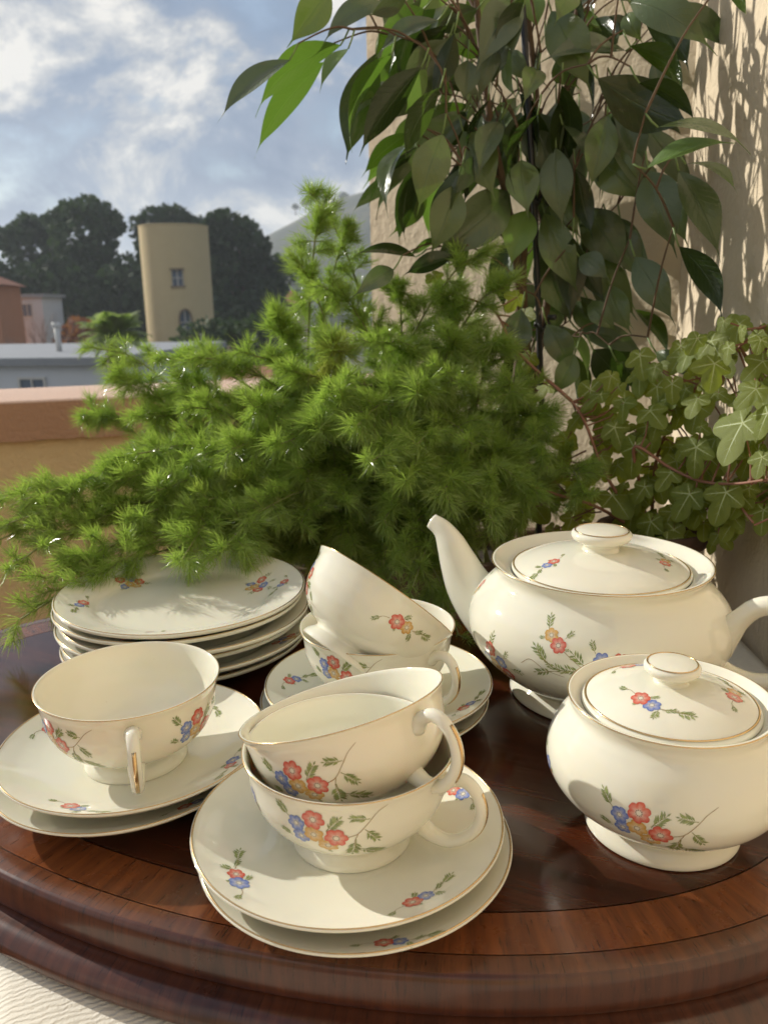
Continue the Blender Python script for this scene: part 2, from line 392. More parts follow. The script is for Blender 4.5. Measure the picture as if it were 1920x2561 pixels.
# traced leaf, frond and vine positions (metres)
FICUS_LEAVES = [
 (-0.045, 0.9246, 0.5743, -0.0848, 0.9092, 0.5236, 0.0397, 0, 1), (0.0094, 0.8907, 0.5521, -0.047, 0.8784, 0.5144, 0.0317, -0.69, 3), (-0.0826, 0.8639, 0.4957, -0.1441, 0.8339, 0.4417, 0.0401, -0.98, 3),
 (-0.0347, 0.8948, 0.5163, -0.1114, 0.8656, 0.4526, 0.0478, 0.9, 2), (-0.0531, 0.9275, 0.5098, -0.1228, 0.9158, 0.4263, 0.0503, 0.91, 2), (-0.0261, 0.8649, 0.505, -0.0516, 0.8482, 0.4665, 0.0226, -0.91, 2),
 (0.0005, 0.9304, 0.5183, -0.0309, 0.9284, 0.421, 0.0479, -0, 0), (0.0153, 0.8782, 0.5019, -0.0222, 0.8513, 0.4186, 0.0438, 1.22, 2), (0.0436, 0.8615, 0.487, -0.0132, 0.8403, 0.4124, 0.0442, 0.67, 0),
 (0.0615, 0.8949, 0.5365, 0.005, 0.8888, 0.507, 0.0295, -0.85, 3), (0.0492, 0.9245, 0.5008, 0.0073, 0.915, 0.4506, 0.0423, -0, 0), (0.0987, 0.9629, 0.4688, 0.0238, 0.9494, 0.4063, 0.0453, -0.55, 0),
 (0.0649, 0.8788, 0.4305, 0.0409, 0.8692, 0.3603, 0.0453, -0, 1), (0.0809, 0.9005, 0.3856, 0.0539, 0.8934, 0.3193, 0.0438, 0, 1), (0.0442, 0.9347, 0.3977, 0.0235, 0.9321, 0.3342, 0.0307, 0.67, 3),
 (0.0909, 0.9331, 0.4425, 0.119, 0.9046, 0.3765, 0.0508, 0, 1), (0.1415, 0.9359, 0.3823, 0.0572, 0.9079, 0.3131, 0.059, -0, 0), (0.1509, 0.9216, 0.4123, 0.1557, 0.8994, 0.3571, 0.0422, 0, 1),
 (0.1611, 0.9607, 0.4673, 0.1844, 0.9402, 0.3938, 0.055, 0, 0), (0.1867, 0.92, 0.4227, 0.1926, 0.9007, 0.3474, 0.0421, -0, 0), (0.143, 0.9096, 0.5601, 0.1018, 0.8889, 0.4918, 0.0469, 0, 3),
 (0.1803, 0.9339, 0.5548, 0.2158, 0.9099, 0.4773, 0.0508, 0, 1), (0.225, 0.8066, 0.5218, 0.2825, 0.7656, 0.4717, 0.0398, 0.38, 0), (0.2086, 0.8445, 0.47, 0.2813, 0.8007, 0.4231, 0.0542, -0, 0),
 (0.2413, 0.8575, 0.5006, 0.2763, 0.8163, 0.4524, 0.0333, -0.79, 1), (0.2559, 0.9252, 0.5148, 0.1706, 0.8997, 0.5001, 0.0415, -0.96, 3), (0.2363, 0.744, 0.4079, 0.2947, 0.7094, 0.3829, 0.0333, 1.2, 1),
 (0.2333, 0.7594, 0.3775, 0.2922, 0.7344, 0.3919, 0.0302, 1.03, 2), (0.2703, 0.768, 0.382, 0.2963, 0.7243, 0.3542, 0.0267, 1.16, 1), (0.2689, 0.7803, 0.3781, 0.2978, 0.7516, 0.3056, 0.0383, 0.48, 0),
 (0.2739, 0.7815, 0.3138, 0.3026, 0.7484, 0.2531, 0.0344, -0.63, 0), (0.2641, 0.8519, 0.3887, 0.2846, 0.8241, 0.3134, 0.0488, -0, 0), (0.2585, 0.8628, 0.3095, 0.2882, 0.828, 0.2479, 0.0395, 0, 0),
 (0.2256, 0.9096, 0.4158, 0.2685, 0.8836, 0.3669, 0.0479, 0, 1), (0.2429, 0.9017, 0.4556, 0.2684, 0.8883, 0.3932, 0.0475, -0, 0), (0.2314, 0.8924, 0.4475, 0.2166, 0.8866, 0.3815, 0.0388, -0, 1),
 (0.1611, 0.9308, 0.3626, 0.1405, 0.9029, 0.3057, 0.0437, -0, 2), (0.1811, 0.9432, 0.3611, 0.2166, 0.9296, 0.2797, 0.0443, 0, 1), (0.2279, 0.96, 0.3669, 0.2678, 0.9343, 0.301, 0.055, -0, 0),
 (0.1874, 0.9714, 0.3342, 0.218, 0.9595, 0.2468, 0.0512, -0, 0), (0.2554, 0.9418, 0.2842, 0.275, 0.9196, 0.2341, 0.0334, 0, 1), (0.2288, 0.9622, 0.2336, 0.2961, 0.9413, 0.2073, 0.0346, 0.3, 3),
 (0.2301, 0.9005, 0.2158, 0.2727, 0.8993, 0.1676, 0.0464, 0, 0), (0.1542, 0.9192, 0.2595, 0.134, 0.9131, 0.2018, 0.0395, -0, 3), (0.211, 0.9044, 0.211, 0.1883, 0.8979, 0.1693, 0.0311, -0, 1),
 (0.2733, 0.8252, 0.2168, 0.3001, 0.7929, 0.1917, 0.0225, 0.26, 0), (0.2319, 0.9375, 0.2671, 0.2589, 0.9171, 0.2345, 0.0279, -0, 1), (0.0802, 0.8901, 0.315, 0.0286, 0.8689, 0.2979, 0.0268, 0.51, 3),
 (0.0392, 0.9259, 0.3167, -0.0244, 0.919, 0.3189, 0.0294, 1.08, 3), (0.0653, 0.918, 0.3348, 0.0323, 0.902, 0.3169, 0.0188, 0.98, 2), (0.0482, 0.8995, 0.5483, 0.0068, 0.898, 0.5313, 0.0309, -0, 2),
 (0.2495, 0.9087, 0.5438, 0.2629, 0.8944, 0.5146, 0.0239, -0, 1), (0.2864, 0.744, 0.5058, 0.2861, 0.7079, 0.478, 0.021, -1.06, 1), (0.056, 0.9184, 0.4992, 0.0267, 0.9026, 0.4616, 0.0231, -0.94, 2),
 (0.0502, 0.8993, 0.4945, 0.0297, 0.8809, 0.4527, 0.023, 0.35, 2), (0.1898, 0.9497, 0.5138, 0.2108, 0.9296, 0.482, 0.0283, -0, 2), (0.1647, 0.9172, 0.4971, 0.1464, 0.8875, 0.4585, 0.0294, 0, 1),
 (0.1211, 0.986, 0.5152, 0.0772, 0.9772, 0.4954, 0.0282, 0, 0), (0.162, 0.9399, 0.5718, 0.1662, 0.9321, 0.5396, 0.028, -0, 2), (0.0146, 0.8797, 0.3023, -0.0261, 0.8539, 0.2758, 0.0253, -0.09, 3),
 (0.2143, 0.9147, 0.3131, 0.2397, 0.894, 0.2895, 0.0314, -0, 3), (0.0925, 0.9059, 0.5039, 0.0875, 0.9001, 0.4665, 0.0311, -0, 0), (0.1274, 0.961, 0.5444, 0.082, 0.946, 0.5233, 0.033, -0, 1),
 (0.2062, 0.9408, 0.5415, 0.2438, 0.9326, 0.5127, 0.0269, 0, 1), (0.1399, 0.944, 0.5218, 0.1601, 0.9163, 0.484, 0.0243, -0, 1), (0.2415, 0.8218, 0.4601, 0.2828, 0.7929, 0.4204, 0.0295, -0.88, 0),
 (0.2273, 0.9291, 0.5377, 0.2692, 0.9264, 0.5362, 0.0239, 0, 0), (0.1044, 0.9329, 0.5578, 0.0614, 0.9276, 0.5357, 0.032, 0, 0), (0.0311, 0.8648, 0.5494, -0.0041, 0.8584, 0.5324, 0.0198, 0, 0),
 (0.0717, 0.9385, 0.5812, 0.0419, 0.9118, 0.5481, 0.0322, -0, 2), (0.2007, 0.9218, 0.5694, 0.1794, 0.9035, 0.5351, 0.0317, 0, 1), (0.2193, 0.8843, 0.5567, 0.2638, 0.8514, 0.5297, 0.0283, 0.46, 0),
 (0.123, 0.9704, 0.591, 0.093, 0.9607, 0.5492, 0.0333, 0, 1), (0.0619, 0.8684, 0.4701, 0.029, 0.8456, 0.4084, 0.0338, 0.63, 1), (0.2651, 0.9429, 0.3501, 0.2845, 0.9284, 0.2907, 0.0378, -0, 0),
 (0.1994, 0.9853, 0.2939, 0.2046, 0.974, 0.231, 0.0395, -0, 0), (0.226, 0.9792, 0.2674, 0.2517, 0.9666, 0.2252, 0.0336, 0, 0), (0.2473, 0.9325, 0.2418, 0.2198, 0.9307, 0.2722, 0.0214, -0, 1),
 (0.1837, 0.925, 0.2431, 0.2072, 0.9181, 0.1925, 0.0371, -0, 0), (0.1735, 0.9487, 0.2117, 0.1565, 0.9355, 0.1659, 0.0272, -0, 1), (0.2497, 0.8789, 0.2045, 0.2852, 0.8742, 0.1651, 0.0252, 0, 1),
 (0.0691, 1.1706, 0.5727, 0.0253, 1.1787, 0.5279, 0.0269, 0.95, 2), (0.236, 1.0812, 0.605, 0.2547, 1.0585, 0.5448, 0.0309, -0.7, 2), (0.2514, 1.0261, 0.3533, 0.2619, 1.0167, 0.2854, 0.0335, -0.36, 0),
 (0.1549, 1.0597, 0.6944, 0.1365, 1.0714, 0.6107, 0.0403, 0.67, 2), (0.1772, 1.0164, 0.2146, 0.1473, 1.0381, 0.1415, 0.0353, 0.03, 0), (0.1064, 1.1453, 0.5824, 0.0744, 1.1403, 0.5191, 0.0353, 0.39, 0),
 (0.2219, 1.0609, 0.6341, 0.2466, 1.0371, 0.5837, 0.0297, -0.56, 0), (0.2534, 1.001, 0.6965, 0.2926, 1.0159, 0.6512, 0.0305, -0.6, 0), (0.1414, 1.0988, 0.4437, 0.0936, 1.0734, 0.4028, 0.029, 0.68, 0),
 (0.1047, 1.0879, 0.587, 0.0647, 1.0667, 0.5448, 0.0305, 0.19, 0), (0.1973, 1.1301, 0.4763, 0.1723, 1.0915, 0.4345, 0.0274, -0.94, 0), (0.1121, 0.9974, 0.4331, 0.0872, 0.9816, 0.3717, 0.0338, 0.91, 0),
 (0.0429, 1.0897, 0.5648, -0.0067, 1.0549, 0.5285, 0.0323, -0.58, 0), (0.307, 1.0141, 0.256, 0.3427, 0.9988, 0.2028, 0.0278, -0.68, 1), (0.2055, 1.0958, 0.3216, 0.2369, 1.0785, 0.2562, 0.0369, -0.68, 0),
 (0.0594, 1.0519, 0.5519, 0.0263, 1.0766, 0.4921, 0.0306, 0.9, 0), (0.1179, 1.0706, 0.4857, 0.127, 1.09, 0.4233, 0.0286, 0.04, 0), (0.058, 1.1174, 0.7343, 0.0263, 1.1252, 0.6776, 0.0322, -0.45, 1),
 (0.086, 1.0189, 0.4902, 0.0352, 1.0118, 0.4458, 0.0298, 0.07, 0), (0.1854, 1.0981, 0.6918, 0.1474, 1.0683, 0.6186, 0.0429, -1.09, 0), (0.1878, 1.0919, 0.7197, 0.2151, 1.064, 0.6526, 0.033, -1, 0),
 (0.0967, 1.1351, 0.4695, 0.0541, 1.1564, 0.4278, 0.0306, -0.1, 1), (0.0429, 1.0177, 0.5501, -0.0085, 1.0242, 0.5011, 0.0338, 0.17, 2), (0.1035, 1.1247, 0.3657, 0.1083, 1.1345, 0.2947, 0.0322, -0.46, 1),
 (0.1154, 1.0627, 0.6326, 0.0565, 1.0585, 0.5873, 0.0314, 0.94, 2), (0.1676, 1.0749, 0.5061, 0.1283, 1.0712, 0.4511, 0.0303, -0.03, 0), (0.1627, 1.1187, 0.4897, 0.1237, 1.0956, 0.4497, 0.0254, -1.08, 0),
 (0.1733, 1.0536, 0.4975, 0.1483, 1.0373, 0.4418, 0.0304, -1.1, 0), (0.1853, 1.0973, 0.3005, 0.1699, 1.0544, 0.2318, 0.0383, 0.23, 0), (0.0573, 1.1512, 0.6428, 0.0234, 1.1413, 0.5932, 0.0268, -0.35, 1),
 (0.0636, 1.1015, 0.7405, 0.021, 1.0783, 0.6806, 0.0361, 0.36, 0), (0.1434, 1.014, 0.4677, 0.1413, 1.0318, 0.403, 0.0312, 0.57, 0), (0.0272, 1.1694, 0.4628, -0.0036, 1.1565, 0.4117, 0.0262, 0.03, 0),
 (0.0468, 1.0542, 0.6925, 0.0017, 1.0311, 0.6518, 0.0324, -0.33, 0), (0.0342, 1.0151, 0.5684, 0.0118, 1.0377, 0.4978, 0.035, 0.88, 2), (0.3131, 1.0108, 0.5462, 0.338, 0.9916, 0.4873, 0.0321, -0.86, 1),
 (0.1711, 1.0453, 0.4516, 0.1299, 1.048, 0.3885, 0.0362, -0.32, 0), (0.1569, 1.0393, 0.6563, 0.1608, 1.0111, 0.6022, 0.0293, 0.19, 1), (0.0786, 1.1006, 0.5657, 0.0235, 1.0647, 0.5136, 0.0403, 0.87, 1),
 (0.2462, 1.0807, 0.4927, 0.2476, 1.0596, 0.43, 0.0319, 0.17, 0), (0.1853, 1.0107, 0.6543, 0.142, 1.014, 0.5784, 0.0384, -0.76, 1), (0.1848, 0.9953, 0.6933, 0.2103, 0.966, 0.6355, 0.0309, 1, 0),
 (0.1619, 0.9984, 0.4746, 0.154, 1.0003, 0.4122, 0.0299, -0.12, 0), (0.1826, 1.0649, 0.2701, 0.1865, 1.0638, 0.2074, 0.0282, -0.16, 0), (0.1274, 1.0762, 0.7206, 0.0891, 1.0647, 0.6737, 0.0296, -0.08, 1),
 (0.2487, 1.0567, 0.7176, 0.2673, 1.0268, 0.6482, 0.0376, 0.26, 0), (0.041, 1.0989, 0.6, 0.0022, 1.1095, 0.5474, 0.0306, 0.73, 1), (0.2068, 0.9931, 0.3471, 0.2224, 0.9815, 0.2706, 0.0381, -0.92, 0),
 (0.131, 1.1789, 0.5758, 0.084, 1.1834, 0.5163, 0.0327, 1.06, 1), (0.3133, 1.0128, 0.4795, 0.352, 1.0194, 0.4181, 0.032, -1.02, 0), (0.0844, 1.0722, 0.4254, 0.0661, 1.0923, 0.3503, 0.0373, 0.94, 2),
 (0.0817, 1.1047, 0.7117, 0.0536, 1.0889, 0.6608, 0.0285, -0.49, 0), (0.2787, 1.0111, 0.2281, 0.3107, 1.0068, 0.1756, 0.0285, -0.39, 0), (0.1405, 1.0219, 0.4821, 0.1239, 1.0239, 0.411, 0.0338, -0.21, 0),
 (0.2192, 1.0178, 0.4335, 0.1922, 0.9909, 0.3835, 0.0285, -0.29, 2), (0.0267, 1.078, 0.4125, -0.0289, 1.0457, 0.3769, 0.0365, 0.93, 0), (0.0546, 0.9903, 0.3956, 0.015, 0.9684, 0.3448, 0.0316, 0.32, 1),
 (0.1596, 1.0256, 0.345, 0.1528, 1.0265, 0.2601, 0.0411, -0.46, 0), (0.2624, 1.0087, 0.4776, 0.2635, 1.0219, 0.3913, 0.0427, -0.51, 2), (0.2083, 1.1031, 0.4451, 0.1938, 1.0937, 0.3643, 0.0413, 0.74, 0),
 (0.1137, 1.1028, 0.5054, 0.056, 1.0689, 0.4589, 0.0364, 0.55, 1), (0.1988, 1.0034, 0.242, 0.2367, 0.9556, 0.1792, 0.0373, 1.08, 1), (0.1577, 1.092, 0.6448, 0.1339, 1.0988, 0.5829, 0.0333, 0.67, 1),
 (0.0291, 1.0961, 0.6589, 0.0104, 1.0753, 0.5842, 0.0336, -0.14, 0), (0.0425, 1.1706, 0.4846, -0.0164, 1.2016, 0.4286, 0.0434, 0.66, 2), (0.1102, 1.1183, 0.5512, 0.0846, 1.1177, 0.4962, 0.0266, 0.9, 0),
 (0.2078, 1.1182, 0.3525, 0.1911, 1.1155, 0.2722, 0.039, 0.81, 1), (0.0354, 0.9924, 0.4534, -0.0142, 0.9956, 0.4124, 0.0274, 0.33, 1), (0.2439, 1.0435, 0.2016, 0.2489, 1.0497, 0.1353, 0.0321, -0.58, 1),
 (0.0684, 1.1617, 0.5133, 0.0322, 1.1216, 0.4733, 0.032, 0.93, 2), (0.0989, 1.0276, 0.5264, 0.0981, 0.9962, 0.4625, 0.033, 0.93, 0), (0.0778, 1.0118, 0.5886, 0.0488, 0.9886, 0.5261, 0.0352, -0.5, 1),
 (0.2224, 1.0465, 0.2651, 0.2104, 1.0637, 0.2048, 0.0279, -0.87, 1), (0.2688, 0.9946, 0.4922, 0.2615, 0.9719, 0.4353, 0.0262, -0.79, 2), (0.2347, 0.8875, 0.4162, 0.2848, 0.8841, 0.3495, 0.0392, 0.7, 0),
 (0.2806, 0.9948, 0.5878, 0.3254, 0.9691, 0.5292, 0.0385, 1.07, 0), (0.0751, 0.9334, 0.3897, 0.0703, 0.9135, 0.3116, 0.0401, 0.54, 0), (0.0735, 0.9264, 0.5276, 0.0228, 0.9042, 0.4655, 0.0366, 0.1, 0),
 (0.2065, 0.9106, 0.4007, 0.2246, 0.9065, 0.3357, 0.0289, -0.3, 0), (0.2947, 0.9232, 0.5553, 0.3683, 0.9345, 0.5173, 0.0382, 0.76, 0), (0.2523, 0.9447, 0.4892, 0.2917, 0.9271, 0.4492, 0.0271, 0.22, 1),
 (0.1341, 0.9889, 0.4996, 0.1348, 0.9695, 0.4431, 0.0274, -1.31, 3), (0.1442, 0.8815, 0.5522, 0.1187, 0.88, 0.5033, 0.0259, 0.59, 0), (0.0377, 0.9048, 0.429, 0.0111, 0.8697, 0.3591, 0.0368, -0.96, 0),
 (0.2474, 0.9674, 0.3199, 0.2904, 0.9594, 0.251, 0.0402, 0.12, 1), (0.2805, 0.921, 0.4417, 0.3245, 0.9064, 0.3765, 0.0361, 0.42, 0), (0.0765, 0.8819, 0.5214, 0.0547, 0.8911, 0.4692, 0.0286, -0.39, 0),
 (0.1657, 0.9356, 0.4647, 0.1702, 0.946, 0.3849, 0.0365, -0.43, 1), (0.225, 0.9561, 0.3405, 0.2554, 0.9723, 0.2874, 0.0313, -0.47, 0), (0.1928, 0.9199, 0.4453, 0.2255, 0.8959, 0.3743, 0.0351, 0.89, 0),
 (0.1292, 0.928, 0.4508, 0.1053, 0.8992, 0.3945, 0.0325, -0.19, 0), (0.1798, 0.961, 0.5402, 0.1765, 0.9164, 0.482, 0.0339, -1.22, 3), (0.2065, 0.9132, 0.3329, 0.2089, 0.9227, 0.2516, 0.0385, -0.06, 0),
 (0.0491, 0.9805, 0.5167, 0.0055, 0.9612, 0.4796, 0.0282, 0.18, 0), (0.0391, 0.9561, 0.4333, -0.0077, 0.9667, 0.38, 0.0349, 1.06, 0), (0.1904, 0.9485, 0.3932, 0.2175, 0.9267, 0.3352, 0.0333, -0.21, 1),
 (0.2947, 0.9117, 0.3824, 0.3144, 0.8756, 0.3218, 0.0352, -0.19, 1), (0.1522, 0.9532, 0.4827, 0.1655, 0.9158, 0.4205, 0.034, -1.09, 0), (0.1994, 0.9422, 0.4406, 0.2153, 0.9391, 0.3718, 0.0318, 0.7, 3),
 (0.0325, 0.9693, 0.5004, -0.0216, 0.9386, 0.4592, 0.0362, -1.05, 1), (0.1151, 0.9648, 0.4708, 0.1285, 0.9337, 0.4132, 0.0322, -0.18, 0), (0.1612, 0.8913, 0.449, 0.1407, 0.8913, 0.3818, 0.0337, 1.27, 0),
 (0.1327, 0.905, 0.5157, 0.1367, 0.8734, 0.4618, 0.0289, -1.04, 1), (0.1958, 0.9565, 0.588, 0.2172, 0.9479, 0.5305, 0.0266, -0.61, 0), (0.2906, 0.9413, 0.4288, 0.3409, 0.9437, 0.3814, 0.0322, 0.57, 0),
 (0.2161, 0.9891, 0.5464, 0.2195, 0.9916, 0.4864, 0.027, 0.15, 0), (0.0944, 0.9524, 0.4658, 0.0636, 0.991, 0.4296, 0.0306, -0.03, 0), (0.2494, 0.936, 0.4349, 0.2699, 0.9188, 0.3841, 0.0271, -0.26, 0),
 (0.2849, 0.9195, 0.5061, 0.2987, 0.9053, 0.4484, 0.0303, 0.05, 3), (0.0407, 0.9158, 0.4261, 0.0001, 0.9117, 0.3609, 0.0382, 1.16, 0), (0.1161, 0.9288, 0.4712, 0.1064, 0.9268, 0.4011, 0.0314, 1.27, 0),
 (0.2258, 0.9047, 0.4784, 0.2621, 0.9234, 0.4136, 0.0339, 1.12, 0), (0.0727, 0.924, 0.5406, 0.0196, 0.9439, 0.4792, 0.0368, 0.25, 0), (0.2006, 0.979, 0.4098, 0.1866, 0.9902, 0.3471, 0.0315, -0.34, 0),
 (0.0394, 0.9429, 0.4277, 0.0114, 0.918, 0.3838, 0.0257, 0.28, 1), (0.259, 0.9698, 0.3567, 0.2945, 0.9238, 0.303, 0.0355, -0.15, 0), (0.2475, 0.9982, 0.4468, 0.2874, 0.9763, 0.3879, 0.0315, -0.18, 3),
 (0.2177, 0.9016, 0.5378, 0.2286, 0.8575, 0.5046, 0.0244, -0.65, 3), (0.0636, 0.9145, 0.5676, 0.0254, 0.9139, 0.4917, 0.0417, 0.39, 0), (0.1686, 0.9849, 0.3652, 0.1704, 0.9869, 0.2987, 0.0325, 0.93, 1),
 (0.075, 0.9396, 0.5169, 0.0307, 0.9303, 0.4717, 0.0277, 0.01, 3), (0.2554, 0.8853, 0.5492, 0.2936, 0.8536, 0.4811, 0.0394, -0.23, 3), (0.0609, 0.9809, 0.4174, 0.0236, 1.0012, 0.3474, 0.0367, -1.04, 3),
 (0.1288, 0.962, 0.4501, 0.0949, 0.9516, 0.376, 0.035, 0.63, 0), (0.2416, 0.997, 0.3932, 0.2463, 1.013, 0.3349, 0.0292, 0.8, 1), (0.1459, 0.9026, 0.5474, 0.1179, 0.909, 0.4792, 0.0346, -0.57, 3),
 (0.0649, 0.9864, 0.4759, 0.0177, 1.0305, 0.4369, 0.032, 1.03, 1), (0.0871, 0.9058, 0.4031, 0.0626, 0.9118, 0.3234, 0.0374, -0.81, 0), (0.1584, 0.9337, 0.4604, 0.152, 0.9354, 0.4034, 0.026, 0.98, 0),
 (0.1859, 0.8972, 0.4778, 0.1919, 0.9331, 0.4015, 0.038, -0.73, 0), (0.2573, 0.9461, 0.5732, 0.3015, 0.9277, 0.5196, 0.0327, 0.67, 0), (0.1925, 0.954, 0.4736, 0.1941, 0.9307, 0.4037, 0.0341, -0.58, 0),
 (0.1265, 0.9058, 0.5268, 0.1055, 0.9083, 0.4669, 0.0273, -0.23, 3), (0.2444, 0.9791, 0.2807, 0.2931, 0.9756, 0.2366, 0.0282, 0.44, 0), (0.0382, 0.8852, 0.4018, 0.0279, 0.8972, 0.3356, 0.0319, 0.77, 0),
 (0.1041, 0.9225, 0.4153, 0.0756, 0.8903, 0.3737, 0.0265, 0.56, 3), (0.0685, 0.9548, 0.5783, 0.0175, 0.9662, 0.5137, 0.0403, -0.93, 0), (0.1285, 0.9261, 0.4515, 0.0696, 0.9561, 0.3988, 0.0374, -0.33, 0),
 (0.1757, 0.9637, 0.4509, 0.1715, 0.9971, 0.391, 0.0321, -1.09, 0), (0.1045, 0.953, 0.4046, 0.0882, 0.957, 0.3517, 0.027, 1.14, 0), (0.1994, 0.963, 0.5285, 0.2258, 0.9388, 0.4574, 0.0395, -1.27, 0),
 (0.2166, 0.9216, 0.3206, 0.2458, 0.9221, 0.2676, 0.0269, -0.08, 0), (0.0793, 0.9641, 0.5665, 0.049, 0.9363, 0.5168, 0.0284, -0.81, 0), (0.1997, 0.9194, 0.4791, 0.1883, 0.9144, 0.4033, 0.0325, 0.8, 0),
]
FERN_TIPS = [
 (-0.0752, 0.95, 0.3877), (-0.0629, 0.92, 0.3583), (-0.0296, 0.95, 0.351), (-0.0875, 0.9, 0.3152), (0.1103, 0.88, 0.3198), (0.1272, 0.86, 0.2823),
 (0.069, 0.9, 0.2746), (0.0196, 0.9, 0.285), (-0.0579, 0.88, 0.286), (-0.104, 0.85, 0.2545), (-0.1402, 0.83, 0.2239), (-0.18, 0.82, 0.2206),
 (-0.2292, 0.85, 0.2197), (-0.3293, 0.95, 0.2258), (-0.2848, 0.9, 0.1977), (-0.2568, 0.86, 0.157), (-0.2102, 0.86, 0.1901), (-0.2517, 0.9, 0.172),
 (-0.3484, 0.95, 0.1466), (-0.1791, 0.78, 0.1752), (-0.1154, 0.74, 0.1789), (-0.0508, 0.72, 0.1883), (-0.0216, 0.68, 0.1691), (-0.0543, 0.7, 0.1627),
 (0.0308, 0.72, 0.1909), (0.0744, 0.75, 0.1954), (0.1216, 0.78, 0.183), (0.158, 0.78, 0.1512), (0.0288, 0.68, 0.1524), (0.0507, 0.66, 0.1165),
 (0.0918, 0.68, 0.1153), (0.1313, 0.7, 0.1059), (0.1815, 0.72, 0.0961), (-0.0909, 0.7, 0.1513), (-0.1351, 0.72, 0.1445), (-0.1774, 0.72, 0.1327),
 (-0.2241, 0.74, 0.1384), (-0.2552, 0.74, 0.1259), (-0.2969, 0.72, 0.105), (-0.3177, 0.7, 0.1059), (-0.3232, 0.68, 0.0903), (-0.2723, 0.68, 0.081),
 (-0.2195, 0.68, 0.0883), (-0.1675, 0.66, 0.0806), (-0.1371, 0.64, 0.07), (-0.1113, 0.68, 0.0945), (-0.0739, 0.7, 0.0802), (-0.0299, 0.72, 0.0563),
 (0.0115, 0.66, 0.0609), (0.0223, 0.64, 0.0388), (0.0629, 0.62, -0.0071), (-0.2711, 0.62, 0.0594), (-0.2882, 0.6, 0.0321), (-0.3045, 0.63, 0.0645),
 (-0.2419, 0.62, 0.0549), (-0.1627, 0.62, 0.0709), (-0.0362, 0.7, 0.1007), (0.0003, 0.68, 0.0883), (0.0895, 0.66, 0.0919), (-0.01, 0.8, 0.232),
 (-0.0459, 0.8, 0.2239), (0.0262, 0.82, 0.2215), (0.0738, 0.84, 0.2287), (-0.0891, 0.78, 0.2085), (0.1159, 0.84, 0.228), (-0.3637, 0.7, 0.0984),
 (-0.3564, 0.66, 0.0679), (-0.0103, 0.66, 0.1411), (-0.0701, 0.72, 0.1137), (-0.0572, 0.74, 0.0464), (-0.0956, 0.72, 0.1056), (0.0414, 0.7, 0.078),
 (-0.005, 0.7, 0.0224), (0.0657, 0.74, 0.0441), (0.1124, 0.76, 0.0465), (0.1507, 0.74, 0.1315), (0.1307, 0.74, 0.0746), (0.02, 0.66, 0.125),
 (-0.1546, 0.7, 0.1029), (-0.1988, 0.7, 0.1121), (0.0779, 0.7, 0.1482), (-0.0335, 0.7, 0.1903), (-0.2413, 0.72, 0.1169), (-0.1409, 0.72, 0.054),
 (0.0482, 0.68, 0.011), (0.1696, 0.78, 0.073), (-0.0595, 0.76, 0.0191), (-0.0974, 0.78, 0.0303), (-0.0279, 0.76, 0.0138), (-0.1212, 0.76, 0.051),
 (0.0041, 0.74, 0.036),
]
